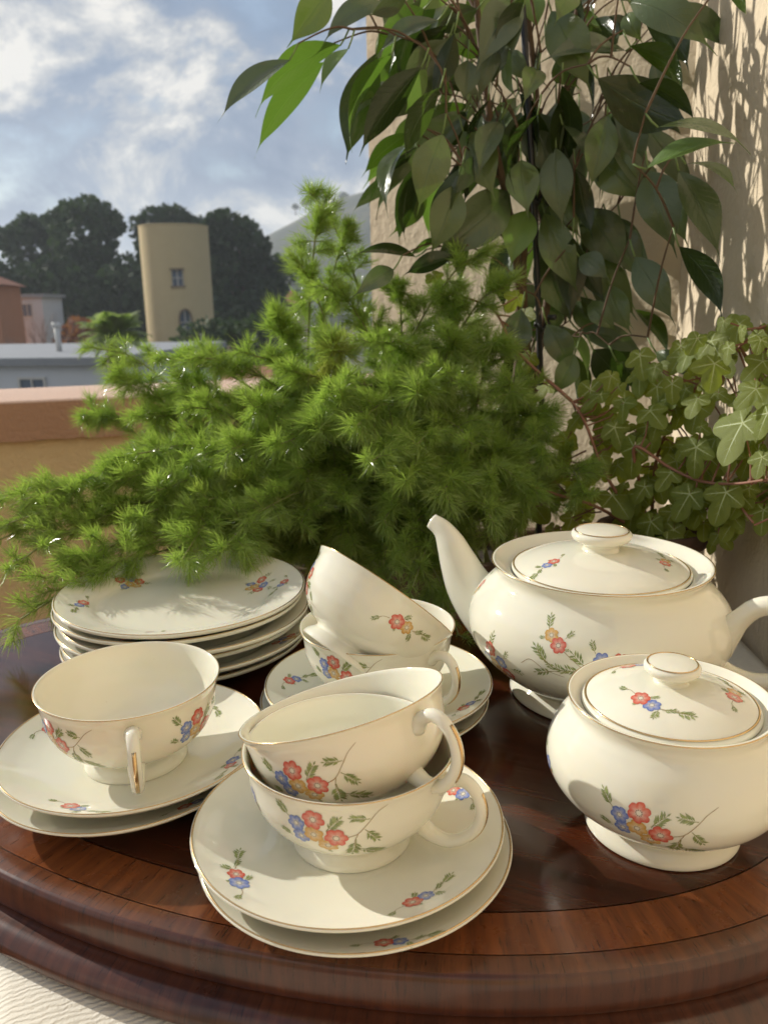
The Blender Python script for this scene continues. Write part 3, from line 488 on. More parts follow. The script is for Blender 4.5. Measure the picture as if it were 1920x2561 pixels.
IVY_LEAVES = [
 (0.286, 0.653, 0.1617, 0.051, 0.47, -0), (0.2704, 0.696, 0.1351, 0.0423, 0.18, -0.41), (0.2363, 0.761, 0.1239, 0.0484, -0.25, -0.6),
 (0.158, 0.84, 0.0585, 0.0535, -0.58, -0.39), (0.2855, 0.667, 0.1026, 0.0386, -0.3, -0.36), (0.2579, 0.725, 0.1108, 0.0315, -0.59, -0.68),
 (0.2462, 0.739, 0.1662, 0.0342, 0.57, 0.33), (0.2085, 0.799, 0.1749, 0.0347, -0.23, -0.46), (0.2247, 0.778, 0.1436, 0.0315, -0.32, -0.3),
 (0.1958, 0.818, 0.1521, 0.0284, -0.59, 0.16), (0.2876, 0.638, 0.195, 0.0296, -0.2, -0.52), (0.2728, 0.677, 0.2101, 0.0352, 0.44, 0.42),
 (0.2669, 0.696, 0.1813, 0.0302, 0.07, 0.38), (0.2548, 0.72, 0.1909, 0.025, 0.03, -0.41), (0.2691, 0.706, 0.0935, 0.0347, 0.57, 0.06),
 (0.2282, 0.778, 0.0771, 0.0427, -0.53, -0.52), (0.207, 0.806, 0.0948, 0.028, -0.15, 0.38), (0.233, 0.773, 0.0453, 0.0358, 0.44, 0.69),
 (0.2504, 0.744, 0.0577, 0.0344, 0.2, 0.53), (0.2959, 0.629, 0.1414, 0.0273, 0.19, 0.6), (0.2938, 0.624, 0.1768, 0.0253, 0.57, -0.04),
 (0.2805, 0.648, 0.2407, 0.015, -0.26, -0.05), (0.2732, 0.667, 0.2474, 0.0147, -0.05, -0.39), (0.2869, 0.629, 0.2343, 0.0164, 0.44, 0.54),
 (0.263, 0.696, 0.2318, 0.0222, -0.37, -0.18), (0.2767, 0.662, 0.2258, 0.0211, -0.01, -0.61), (0.1287, 0.84, 0.0489, 0.0292, -0.59, 0.12),
 (0.1935, 0.82, 0.0428, 0.0332, -0.26, 0.38), (0.2649, 0.72, 0.0463, 0.0396, 0.28, -0.23), (0.2439, 0.751, 0.0922, 0.0261, 0.04, -0.06),
 (0.2163, 0.792, 0.1163, 0.0252, 0.32, -0.25), (0.0611, 0.93, 0.2947, 0.0242, 0.39, 0.26), (0.1588, 0.93, 0.2484, 0.0323, -0.03, -0.25),
 (0.1481, 0.93, 0.2685, 0.0269, 0.1, 0.5), (0.0816, 0.93, 0.2498, 0.0242, -0.48, 0.58), (0.1651, 0.93, 0.2026, 0.0296, 0.31, -0.38),
 (0.1844, 0.93, 0.1712, 0.0323, -0.58, 0.05), (0.1541, 0.93, 0.2283, 0.0242, -0.52, 0.61), (0.2307, 0.781, 0.168, 0.0284, 0.38, 0.16),
 (0.3295, 0.67, 0.1058, 0.0233, -0.02, 0.14), (0.2847, 0.716, 0.1935, 0.0198, -0.9, -0.7), (0.2947, 0.718, 0.1262, 0.0302, 0.34, -0.72),
 (0.1644, 0.833, 0.0879, 0.0327, -0.25, -0.43), (0.3139, 0.698, 0.0961, 0.034, 0.58, -1.2), (0.2548, 0.795, 0.1316, 0.0349, -0.49, 0.39),
 (0.2894, 0.726, 0.1123, 0.0341, -0.83, -0.51), (0.3145, 0.73, 0.0609, 0.0232, -0.06, -0.59), (0.2761, 0.761, 0.219, 0.0344, 0.76, -0.03),
 (0.2871, 0.721, 0.0981, 0.0297, 0.1, 0.04), (0.2239, 0.828, 0.1496, 0.0334, 0.07, 0.17), (0.1823, 0.859, 0.0784, 0.022, -0.23, -0.69),
 (0.2714, 0.704, 0.2296, 0.0227, -0.82, 0.26), (0.1571, 0.884, 0.0628, 0.0306, 0.21, -0.73), (0.2908, 0.679, 0.2428, 0.0261, -0.84, 0.12),
 (0.283, 0.779, 0.1624, 0.0255, -0.24, 0.75), (0.2852, 0.715, 0.0869, 0.0254, -0.72, 0.11), (0.2675, 0.734, 0.0976, 0.0282, -0.3, 0.18),
 (0.281, 0.754, 0.1608, 0.0326, -0.91, -0.8), (0.1464, 0.838, 0.0472, 0.0303, -0.1, 0.06), (0.2803, 0.728, 0.2181, 0.0305, -0.48, -0.95),
 (0.2772, 0.692, 0.2294, 0.0298, 0.92, 1.17), (0.2868, 0.75, 0.1321, 0.032, -0.43, 0.47), (0.2963, 0.685, 0.1372, 0.0294, -0.46, -0.09),
 (0.2858, 0.74, 0.1671, 0.0343, 0.52, -0.18), (0.2856, 0.777, 0.1291, 0.019, 0.15, 0.85), (0.2668, 0.803, 0.1003, 0.0265, -0.29, 1.02),
 (0.2525, 0.75, 0.1502, 0.0234, -0.4, 0.74), (0.2696, 0.753, 0.2123, 0.0274, 0.9, 0.85), (0.282, 0.709, 0.0762, 0.024, -0.02, 0.03),
 (0.3112, 0.728, 0.0966, 0.0252, -0.55, -0.1), (0.3075, 0.645, 0.1957, 0.0271, -0.03, -0.74), (0.2538, 0.825, 0.0467, 0.0292, -0.83, 0.72),
 (0.2482, 0.75, 0.2046, 0.0199, -0.82, -0.03), (0.2172, 0.858, 0.0549, 0.0361, -0.07, 0.08), (0.1644, 0.868, 0.0884, 0.0239, 0.34, -0.47),
 (0.3016, 0.714, 0.0675, 0.0177, 0.46, 0.87), (0.2139, 0.872, 0.0601, 0.0286, -0.63, -0.37), (0.2035, 0.867, 0.0722, 0.0368, 0.89, 0.8),
 (0.3, 0.729, 0.143, 0.0235, -0.07, -0.89), (0.1904, 0.842, 0.1197, 0.0395, -0.13, 0.28), (0.229, 0.875, 0.0898, 0.0328, -0.37, 1.19),
 (0.311, 0.624, 0.1478, 0.0153, -0.62, 0.26), (0.2483, 0.814, 0.1021, 0.0318, -0.09, -1.2), (0.2506, 0.82, 0.0397, 0.0241, -0.36, -0.3),
 (0.3132, 0.652, 0.0923, 0.0269, -0.77, -0.79), (0.2455, 0.768, 0.079, 0.0359, -0.56, -0.72), (0.2999, 0.658, 0.2144, 0.0318, -0.69, -0.68),
 (0.2025, 0.859, 0.1401, 0.0256, -0, -0.63), (0.2591, 0.823, 0.1058, 0.0204, -0.36, 0.17), (0.3101, 0.68, 0.2389, 0.0238, -0.06, -1.11),
 (0.2241, 0.831, 0.1857, 0.0252, 0.75, 0.67), (0.3118, 0.675, 0.1962, 0.0264, -0.83, -0.84), (0.2304, 0.793, 0.139, 0.0271, -0.92, -0.89),
 (0.3048, 0.747, 0.1056, 0.032, 0.46, 0.21), (0.1443, 0.84, 0.0788, 0.0347, 0.95, 0.85), (0.312, 0.672, 0.1886, 0.0245, 0.25, 1.18),
 (0.2458, 0.781, 0.1226, 0.0284, 0.84, -0.6), (0.3083, 0.719, 0.148, 0.0211, 0.85, 1.18), (0.21, 0.836, 0.0503, 0.0216, 0.32, 1.2),
 (0.2648, 0.763, 0.0914, 0.0364, -0.78, -0.61), (0.3058, 0.664, 0.1093, 0.0214, 0.14, 0.28), (0.2561, 0.77, 0.0852, 0.0241, -0.96, -1.13),
 (0.2814, 0.71, 0.157, 0.0179, 0.06, 1.16), (0.3276, 0.693, 0.1018, 0.0219, -0.79, -0.2), (0.332, 0.674, 0.1847, 0.0273, 0.59, -0.56),
 (0.3007, 0.66, 0.2053, 0.0161, 0.7, -0.67), (0.1877, 0.862, 0.0603, 0.0262, 0.69, -1.15), (0.3162, 0.709, 0.1049, 0.0206, 0, 0.26),
 (0.267, 0.825, 0.0186, 0.0319, -0.56, 0.33), (0.2361, 0.85, 0.1188, 0.0358, -0.06, 1.07), (0.3025, 0.743, 0.1948, 0.0182, -0.86, 0.54),
 (0.235, 0.784, 0.0888, 0.0192, -0.01, -0.6), (0.2617, 0.781, 0.1437, 0.0371, -0.7, 0.53), (0.2717, 0.74, 0.1172, 0.0327, 0.84, 0.84),
 (0.3108, 0.695, 0.1587, 0.0342, -0.92, 0.97), (0.2222, 0.846, 0.0672, 0.0227, -0.81, 0.74), (0.2881, 0.758, 0.1925, 0.0372, 0.59, 0.77),
 (0.1711, 0.882, 0.0804, 0.0407, 0.71, 0.04), (0.3063, 0.623, 0.1904, 0.0242, 0.82, -1.08), (0.2512, 0.753, 0.1687, 0.0264, 0.46, -0.78),
 (0.3134, 0.687, 0.1509, 0.0274, 0.46, -0.75), (0.2887, 0.71, 0.1441, 0.0282, -0.32, -0.53), (0.2732, 0.806, 0.1891, 0.0304, -0.15, -0.35),
 (0.2939, 0.701, 0.2132, 0.0276, -0.1, -0.03), (0.2359, 0.834, 0.0977, 0.0299, 0.71, -0.32), (0.2812, 0.695, 0.1874, 0.0244, -0.73, 1.04),
 (0.3183, 0.686, 0.228, 0.0174, -0.22, -0.58), (0.3176, 0.663, 0.2094, 0.016, 0.54, -1.14), (0.2898, 0.732, 0.2321, 0.0247, 0.97, -0.86),
 (0.174, 0.888, 0.0479, 0.021, -0.23, -1.07), (0.3325, 0.695, 0.0969, 0.0276, -0.8, -1), (0.2856, 0.749, 0.1329, 0.0243, -0.24, 0.29),
 (0.2706, 0.783, 0.182, 0.0212, 0.54, -0.78), (0.3095, 0.66, 0.1627, 0.0246, 0.88, 1.19), (0.1342, 0.876, 0.0435, 0.0349, -0.79, -0.36),
 (0.168, 0.839, 0.1022, 0.0245, 0.84, -0.47), (0.1215, 0.867, 0.0279, 0.0229, 0.34, 0.83), (0.1321, 0.851, 0.0601, 0.0308, -0.77, 0.34),
 (0.3119, 0.654, 0.1347, 0.0285, 0.23, 0.16), (0.1493, 0.863, 0.0625, 0.0379, 0.23, -0.93), (0.305, 0.644, 0.2327, 0.0219, 0.15, -1.08),
 (0.3076, 0.625, 0.1928, 0.0218, -0.39, 0.57), (0.2839, 0.767, 0.1209, 0.0312, 0.13, -0.99), (0.2579, 0.767, 0.1828, 0.0317, 0.58, -0.97),
 (0.2701, 0.796, 0.2013, 0.026, -0.28, -0.42), (0.2301, 0.842, 0.1443, 0.0219, 0.47, 0.21), (0.2675, 0.727, 0.2173, 0.0324, -0.27, 0.45),
 (0.3075, 0.658, 0.1396, 0.03, -0.84, -0.51), (0.238, 0.801, 0.145, 0.0247, 0.11, 1.11), (0.2847, 0.789, 0.1224, 0.0367, 0.03, 0.75),
 (0.2101, 0.883, 0.0407, 0.033, 0.1, 0.22), (0.3201, 0.632, 0.1061, 0.0267, 0.78, -0.26), (0.319, 0.653, 0.1685, 0.0262, -0.75, 0.04),
 (0.2338, 0.827, 0.1207, 0.0195, -0.58, 1.07), (0.3371, 0.675, 0.111, 0.0243, 0.95, -0.48), (0.2908, 0.777, 0.0847, 0.0231, 0.92, -0.14),
 (0.3162, 0.726, 0.0748, 0.0266, 0.66, 1.19), (0.3033, 0.62, 0.2111, 0.0274, -0.52, 0.24), (0.2444, 0.844, 0.1308, 0.022, 0.41, 0.83),
 (0.2612, 0.788, 0.0544, 0.019, -0.89, -1.08), (0.2227, 0.796, 0.1481, 0.0291, 0.44, -0.17), (0.2237, 0.805, 0.1401, 0.0205, 0.67, -0.23),
 (0.2862, 0.679, 0.1637, 0.0273, -0.61, 0.36), (0.3309, 0.695, 0.0887, 0.0163, 0.54, 0.03), (0.3032, 0.759, 0.1191, 0.0179, 0.39, 0.91),
 (0.2607, 0.839, 0.0382, 0.0411, 0.63, 1.14), (0.2737, 0.762, 0.1683, 0.0214, -0.62, 1.1), (0.3057, 0.743, 0.1, 0.0227, 0.96, 0.42),
 (0.3001, 0.688, 0.1829, 0.0242, 0.14, -0.02), (0.2758, 0.747, 0.1845, 0.0204, 0.93, -0.02), (0.3035, 0.675, 0.1838, 0.0258, 0.2, -0.6),
 (0.3118, 0.615, 0.1203, 0.0274, 0.54, -0.35), (0.2936, 0.762, 0.1035, 0.0336, 0.64, -0.12), (0.2791, 0.715, 0.0815, 0.0321, -0.95, -0.58),
 (0.2598, 0.754, 0.1727, 0.0334, -0.87, -0.89), (0.1688, 0.877, 0.0603, 0.0362, 0.04, -0.77), (0.1439, 0.893, 0.0477, 0.0426, 0.03, 0.68),
 (0.3137, 0.69, 0.1298, 0.0297, -0.31, 1.13), (0.3044, 0.725, 0.096, 0.0313, -0.17, -0.41), (0.244, 0.834, 0.1244, 0.0252, -0.35, -0.71),
 (0.3372, 0.662, 0.0984, 0.0316, 0.05, 0.01), (0.2245, 0.811, 0.1569, 0.0219, 0.14, 1.1), (0.1964, 0.878, 0.095, 0.0228, -0.91, 0.25),
 (0.3007, 0.649, 0.1915, 0.0253, -0.74, -0.37), (0.2328, 0.819, 0.1793, 0.0284, 0.97, 0.04), (0.2893, 0.706, 0.1435, 0.0305, 0.67, 0.08),
 (0.296, 0.704, 0.2404, 0.0312, -0.98, 0.08), (0.2433, 0.776, 0.2117, 0.0302, 0.06, -0.39), (0.2374, 0.786, 0.1716, 0.0319, 0.38, 0.69),
 (0.2657, 0.766, 0.0601, 0.0374, 0.6, 0.33), (0.2087, 0.819, 0.174, 0.039, -0.27, -1), (0.2459, 0.79, 0.1374, 0.0339, -0.73, -0.59),
 (0.2117, 0.858, 0.0304, 0.0313, 0.7, -0.59), (0.2343, 0.841, 0.1804, 0.0311, 0.96, 0.15), (0.305, 0.724, 0.2395, 0.0347, 0.68, -1.15),
 (0.288, 0.692, 0.1877, 0.0217, -0.6, 1.07), (0.252, 0.791, 0.1891, 0.0304, -0.75, 0.49), (0.285, 0.727, 0.0728, 0.0265, -0.87, -0.85),
 (0.2093, 0.839, 0.1662, 0.0199, 0.08, 0.13), (0.2212, 0.878, 0.0476, 0.0429, 0.32, -0.14), (0.3203, 0.661, 0.202, 0.0286, 0.03, 0.47),
 (0.3094, 0.619, 0.1154, 0.0155, 0.9, -0.71), (0.2931, 0.697, 0.1486, 0.0205, -0.59, 0.08), (0.18, 0.846, 0.0235, 0.0329, -0.24, -0.69),
 (0.2763, 0.8, 0.1787, 0.038, 0.85, 0.53), (0.3068, 0.647, 0.1428, 0.0184, -0.58, -1.07), (0.2213, 0.837, 0.1243, 0.0218, 0.64, 1.14),
 (0.2354, 0.792, 0.1059, 0.0343, -0.23, -0.05), (0.1723, 0.859, 0.0785, 0.0393, -0.71, 0.47), (0.272, 0.701, 0.2256, 0.0276, -0.44, -1),
 (0.2701, 0.764, 0.1147, 0.0194, 0.03, -1.11), (0.2213, 0.797, 0.1916, 0.0266, -0.12, -0.95), (0.2587, 0.781, 0.09, 0.0291, 0.13, -0.85),
 (0.3028, 0.696, 0.0817, 0.0342, -0.07, 0.08), (0.1348, 0.881, 0.0265, 0.0229, 0.39, -0.57), (0.2539, 0.784, 0.144, 0.0264, 0.37, -0.91),
 (0.2762, 0.778, 0.1243, 0.0253, -0.49, -1.2), (0.2472, 0.788, 0.1967, 0.0355, -0.99, 0.51), (0.2997, 0.667, 0.1006, 0.028, -0.96, 0.01),
 (0.2703, 0.723, 0.1367, 0.0229, 0.07, 0.41), (0.2918, 0.646, 0.2368, 0.0167, -0.35, 0.67), (0.2747, 0.784, 0.0947, 0.0278, -0.59, -0.8),
 (0.2706, 0.81, 0.0431, 0.0352, -0.32, 0.15), (0.2959, 0.672, 0.0779, 0.032, 0.1, 0.1), (0.2697, 0.733, 0.0535, 0.0291, 0.1, 0.1),
 (0.3081, 0.715, 0.0758, 0.0236, 0.1, 0.1), (0.2673, 0.767, 0.0324, 0.0269, 0.1, 0.1), (0.2973, 0.709, 0.0542, 0.0286, 0.1, 0.1),
 (0.2699, 0.745, 0.068, 0.0285, 0.1, 0.1), (0.2569, 0.791, 0.0692, 0.026, 0.1, 0.1), (0.3114, 0.696, 0.0702, 0.0228, 0.1, 0.1),
 (0.2658, 0.752, 0.0492, 0.0307, 0.1, 0.1), (0.3021, 0.7, 0.059, 0.0273, 0.1, 0.1), (0.2591, 0.769, 0.0356, 0.0341, 0.1, 0.1),
 (0.2988, 0.692, 0.0824, 0.0312, 0.1, 0.1), (0.2627, 0.787, 0.0367, 0.0257, 0.1, 0.1), (0.2837, 0.746, 0.0805, 0.0261, 0.1, 0.1),
 (0.2968, 0.671, 0.0869, 0.0226, 0.1, 0.1), (0.2788, 0.757, 0.0635, 0.035, 0.1, 0.1), (0.2735, 0.768, 0.036, 0.034, 0.1, 0.1),
 (0.2529, 0.809, 0.0428, 0.0324, 0.1, 0.1), (0.2943, 0.724, 0.0628, 0.0261, 0.1, 0.1), (0.2718, 0.776, 0.0348, 0.0367, 0.1, 0.1),
 (0.2517, 0.764, 0.052, 0.0313, 0.1, 0.1), (0.267, 0.753, 0.045, 0.0276, 0.1, 0.1), (0.244, 0.786, 0.0649, 0.025, 0.1, 0.1),
 (0.2898, 0.752, 0.0424, 0.0252, 0.1, 0.1), (0.2429, 0.774, 0.0649, 0.0353, 0.1, 0.1), (0.2448, 0.791, 0.0555, 0.0265, 0.1, 0.1),
]
# ------------------------------------------------------------------ ground, hill, haze
GROUND_Z = -10.0
def ground_mat():
    m, nt, o = new_mat('distant_ground'); N = NT(nt); co = N.coord('Object')
    c = N.ramp(N.noise(co, 0.03, 6, 0.6), [(0.35, (0.045, 0.055, 0.025)), (0.5, (0.12, 0.105, 0.065)), (0.68, (0.20, 0.17, 0.12))])
    b = N.bsdf(Base_Color=c, Roughness=0.95); N.l.new(b.outputs[0], o.inputs[0]); return m
def hill_mat():
    m, nt, o = new_mat('scrub_hillside'); N = NT(nt); co = N.coord('Object')
    c = N.ramp(N.noise(co, 0.05, 8, 0.7), [(0.36, (0.012, 0.024, 0.012)), (0.50, (0.030, 0.042, 0.018)), (0.64, (0.085, 0.080, 0.042))])
    b = N.bsdf(Base_Color=c, Roughness=0.95); N.l.new(b.outputs[0], o.inputs[0]); return m
structure(mesh_obj('ground', [(-2900, -2900, GROUND_Z), (2900, -2900, GROUND_Z), (2900, 2900, GROUND_Z), (-2900, 2900, GROUND_Z)], [(0, 1, 2, 3)], ground_mat(), smooth=False))
def hill():
    from mathutils import noise
    v = []; f = []; nx, ny = 120, 50
    for j in range(ny):
        for i in range(nx):
            x = -420 + 1400 * i / (nx - 1); y = 330 + 620 * j / (ny - 1)
            ridge = 24 + 48 / (1 + math.exp(-(x + 62) / 26)) + 14 / (1 + math.exp(-(x - 30) / 60))
            prof = math.exp(-((y - 560) / 150.0) ** 2)
            h = (ridge + 8.5) * prof + 4.5 * noise.fractal(Vector((x * .02, y * .02, 0)), 1.0, 2.0, 5) * prof
            v.append((x, y, GROUND_Z - 0.5 + max(h, 0)))
    for j in range(ny - 1):
        for i in range(nx - 1):
            a = j * nx + i; f.append((a, a + 1, a + nx + 1, a + nx))
    return structure(mesh_obj('hill', v, f, hill_mat()))
hill()
def haze():
    mb = MB(); mb.box((0, 0, 44.5), (5990, 5990, 111))
    m, nt, o = new_mat('thin_air_haze')
    pv = nt.nodes.new('ShaderNodeVolumePrincipled')
    pv.inputs['Color'].default_value = (0.86, 0.92, 1.0, 1); pv.inputs['Density'].default_value = HAZE
    pv.inputs['Anisotropy'].default_value = 0.3
    nt.links.new(pv.outputs[0], o.inputs['Volume'])
    ob = mb.build('haze', m, smooth=False); stuff(ob)
if HAZE > 0: haze()

# ------------------------------------------------------------------ foliage for far trees
def blob_leaves(lumps, size, n, shell=(0.72, 1.06)):
    v = []; f = []
    tot = sum(l[3] * l[4] for l in lumps)
    for (x, y, z, rh, rv) in lumps:
        k = int(n * rh * rv / tot)
        d = rng.normal(size=(k, 3)); d /= np.linalg.norm(d, axis=1)[:, None]
        rr = rng.uniform(shell[0], shell[1], k)[:, None]
        p = d * rr * np.array([rh, rh, rv]) + np.array([x, y, z])
        a = rng.normal(size=(k, 3)); a /= np.linalg.norm(a, axis=1)[:, None]
        a = a + d * 0.0
        b = np.cross(a, rng.normal(size=(k, 3))); b /= np.linalg.norm(b, axis=1)[:, None]
        s = size * rng.uniform(0.6, 1.4, k)[:, None]
        q = np.stack([p - a * s - b * s * .5, p + a * s - b * s * .5, p + a * s * .6 + b * s * .7, p - a * s * .6 + b * s * .7], 1).reshape(-1, 3)
        base = len(v); v += q.tolist(); f += [(base + 4 * i, base + 4 * i + 1, base + 4 * i + 2, base + 4 * i + 3) for i in range(k)]
    return v, f
def far_leaf_mat(name, a, b_, tw=0.15):
    m, nt, o = new_mat(name); N = NT(nt); co = N.coord('Object')
    c = N.mix(N.noise(co, 0.7, 5, 0.6), a, b_)
    b = N.bsdf(Base_Color=c, Roughness=0.7); b.inputs['Specular IOR Level'].default_value = 0.25
    tr = N.node('ShaderNodeBsdfTranslucent'); N.put(tr.inputs[0], N.mix(1.0, c, (1.3, 1.6, 0.6), 'MULTIPLY'))
    mx = N.node('ShaderNodeMixShader'); mx.inputs[0].default_value = tw
    N.l.new(b.outputs[0], mx.inputs[1]); N.l.new(tr.outputs[0], mx.inputs[2]); N.l.new(mx.outputs[0], o.inputs[0]); return m
M['pine'] = far_leaf_mat('pine_foliage', (0.026, 0.046, 0.018), (0.062, 0.100, 0.034))
M['oak'] = far_leaf_mat('holm_oak_foliage', (0.022, 0.040, 0.017), (0.052, 0.084, 0.030))
M['redleaf'] = far_leaf_mat('russet_foliage', (0.22, 0.075, 0.040), (0.38, 0.15, 0.08), 0.3)
M['hedge'] = far_leaf_mat('hedge_foliage', (0.03, 0.05, 0.018), (0.08, 0.12, 0.04))
M['bark'] = simple_mat('grey_brown_bark', (0.14, 0.10, 0.075), 0.9, 0.3, 3, 0.02, 8)
M['twig'] = simple_mat('bare_pinkish_twigs', (0.24, 0.16, 0.13), 0.9, 0.2, 2)
def far_tree(label, x, y, top, spread, depth_lump, leaf, group=None, n=2600, size=0.42, crown_h=None, seed=0, skew=0):
    r = random.Random(seed)
    t = thing('crown_tree', label, 'tree', (x, y, GROUND_Z), group=group)
    H = top - GROUND_Z; ch = crown_h or H * 0.6
    lumps = []
    for k in range(depth_lump):
        a = r.uniform(0, 2 * PI); q = r.uniform(0.15, 0.8) * spread
        rh = spread * r.uniform(0.42, 0.60)
        zz = H - ch * r.uniform(0.1, 0.95)
        lim = 1 - 0.25 * abs((H - ch * 0.5 - zz) / (ch * .5))
        lumps.append((math.cos(a) * q * lim + skew, math.sin(a) * q * .7 * lim, zz, rh, rh * r.uniform(0.6, 0.85)))
    lumps += [(skew, 0, H - spread * .95, spread * .85, spread * .8), (skew, 0, H - ch * .62, spread * .9, ch * .36)]
    # top lumps shape the rounded outline
    for k in range(5):
        u = (k - 2) / 2; lumps.append((u * spread * .60 + skew, r.uniform(-.4, .4) * spread, H - spread * .33 - abs(u) ** 2 * spread * r.uniform(.28, .5), spread * .40, spread * .33))
    v, f = blob_leaves(lumps, size, n)
    mesh_obj('crown', v, f, M[leaf], t, smooth=False)
    mb = MB(); mb.tube([(0, 0, 0), (.2, 0, H * .3), (-.1, .2, H * .62)], [.45, .34, .2], 8)
    for k in range(5):
        a = r.uniform(0, 2 * PI); L = lumps[r.randrange(len(lumps))]
        mb.tube([(0, 0, H * r.uniform(.22, .45)), (L[0] * .5, L[1] * .5, L[2] - .28 * H * .5), (L[0], L[1], L[2])], [.22, .14, .06], 6)
    mb.build('trunk', M['bark'], t)
    return t
G = 'dark round-crowned trees behind the tower'
far_tree('dark round-crowned tree at the far left edge behind the bare trees', -34.8, 86, 9.6, 3.4, 12, 'pine', G, 6000, .28, 15, 1)
far_tree('tallest domed dark tree left of the yellow tower', -27.4, 80, 10.6, 3.7, 16, 'pine', G, 8000, .28, 16, 2)
far_tree('dark tree whose crown rises just behind the top of the yellow tower', -21.2, 86, 10.4, 3.7, 14, 'oak', G, 7500, .28, 15, 3)
far_tree('dark tree touching the right side of the yellow tower', -13.6, 78, 8.7, 3.7, 14, 'oak', G, 7500, .28, 15, 4)
far_tree('lower dark tree sloping down toward the hill', -11.0, 82, 5.2, 2.9, 10, 'pine', G, 2600, .26, 12, 5)
far_tree('small dark tree filling the gap left of the tower base', -21.3, 76, 4.6, 4.8, 14, 'oak', G, 7000, .30, 12, 6)
far_tree('broad low dark tree under the two left domes', -28.5, 76, 4.8, 4.9, 14, 'oak', G, 7500, .30, 12, 7)
far_tree('dark bushy tree at the left edge behind the orange building', -35.8, 76, 4.6, 4.0, 12, 'oak', G, 6000, .30, 12, 17)
far_tree('dark bushy tree low behind the right side of the tower', -14.0, 70, 1.8, 3.4, 12, 'oak', G, 2600, .26, 10, 18)
far_tree('russet-leaved small tree left of the palm', -17.9, 50, -0.1, 1.75, 8, 'redleaf', None, 1500, .17, 6, 8)
far_tree('low green bushy tree right of the tower base', -10.6, 52, -0.35, 2.7, 10, 'hedge', None, 4200, .17, 6, 9)
far_tree('olive-green bushy tree beside the small palm', -7.4, 50, -0.3, 2.0, 8, 'hedge', None, 1700, .17, 6, 10)
far_tree('low hedge-like tree in front of the tower base', -12.4, 48, -2.3, 1.9, 8, 'hedge', None, 1700, .17, 6, 12)
# tiny ridge trees on the hill
for k, (x, y, z, s, lab) in enumerate([(-44.5, 530, 60.5, 2.2, 'small lone tree on the hill crest at its left end'), (-22.0, 552, 66.5, 2.6, 'tree on the hill crest near the cream wall'), (-50.5, 528, 58.0, 1.6, 'tiny bush on the lower hill crest')]):
    t = thing('ridge_tree', lab, 'tree', (x, y, z - 4))
    v, f = blob_leaves([(0, 0, 5, s, s * .8), (s * .6, 0, 4.4, s * .7, s * .6), (-s * .6, 0, 4.6, s * .7, s * .5)], .6, 300)
    mesh_obj('crown', v, f, M['oak'], t, smooth=False)
    mb = MB(); mb.tube([(0, 0, 0), (0, 0, 5)], [.4, .2], 6); mb.build('trunk', M['bark'], t)
# bare winter trees
def bare_tree(label, x, y, top, seed):
    r = random.Random(seed); t = thing('bare_tree', label, 'tree', (x, y, GROUND_Z), group='bare winter trees'); H = top - GROUND_Z
    tb = MB(); bb = MB()
    tb.tube([(0, 0, 0), (.1, 0, H * .35), (0, .1, H * .55)], [.22, .16, .1], 7)
    def br(p, d, L, rad, lev):
        p2 = p + d * L * .5 + Vector((r.uniform(-.1, .1), r.uniform(-.1, .1), .05)) * L
        p3 = p2 + (d + Vector((0, 0, .25))).normalized() * L * .5
        bb.tube([p, p2, p3], [rad, rad * .75, rad * .45], 4, cap=False)
        if lev < 3:
            for k in range(4 if lev < 2 else 5):
                nd = (d + Vector((r.uniform(-1, 1), r.uniform(-1, 1), r.uniform(-.1, .9))) * .85).normalized()
                br(p2.lerp(p3, r.random()), nd, L * r.uniform(.5, .75), rad * .5, lev + 1)
    for k in range(9):
        a = r.uniform(0, 2 * PI)
        br(Vector((0, 0, H * r.uniform(.3, .55))), Vector((math.cos(a), math.sin(a), r.uniform(.5, 1.3))).normalized(), H * r.uniform(.22, .32), .07, 0)
    tb.build('trunk', M['bark'], t); stuff(bb.build('branches', M['twig'], t))
bare_tree('bare leafless tree at the left edge before the orange building', -19.2, 45, -0.2, 1)
bare_tree('bare leafless tree just left of the big palm', -15.0, 42, -1.4, 2)
bare_tree('wide bare leafless tree above the white building roof', -17.0, 43, -0.8, 3)
# palms
def palm(label, x, y, top, nf, L, seed, mat):
    r = random.Random(seed); t = thing('palm_tree', label, 'palm', (x, y, GROUND_Z)); H = top - GROUND_Z
    mb = MB(); mb.tube([(0, 0, 0), (.05, 0, H * .5), (0, 0, H - .1)], [.24, .19, .22], 10); mb.build('trunk', M['bark'], t)
    for k in range(nf):
        a = 2 * PI * k / nf * 2.4 + r.uniform(-.2, .2); up = r.uniform(-.1, 1.75); Lk = L * r.uniform(.8, 1.1)
        d = Vector((math.cos(a), math.sin(a), 0)); pts = []
        for s in range(7):
            q = s / 6; pts.append(Vector((0, 0, H)) + d * (Lk * q * math.cos(up * .6) * (1 - .1 * q)) + Vector((0, 0, Lk * (q * math.sin(up) * .9 - .42 * q * q))))
        v = []; f = []
        side = d.cross(Vector((0, 0, 1)))
        m = MB(); m.tube(pts, [.022, .02, .016, .013, .01, .008, .004], 4, cap=False)
        for s in range(40):
            q = .12 + .88 * s / 40; i = min(int(q * 6), 5); p = pts[i].lerp(pts[i + 1], q * 6 - i); T = (pts[i + 1] - pts[i]).normalized()
            for sg in (-1, 1):
                ll = Lk * .26 * math.sin(PI * min(q + .12, .97)) + .08
                e = p + (side * sg * .8 + T * .75 + Vector((0, 0, -.25 + r.uniform(-.15, .15)))).normalized() * ll
                w = T * .034; m.add([p - w, p + w, e], [(0, 1, 2)])
        m.build('frond', mat, t, smooth=False)
M['palm'] = far_leaf_mat('grey_green_palm_fronds', (0.36, 0.38, 0.24), (0.52, 0.54, 0.38), 0.5)
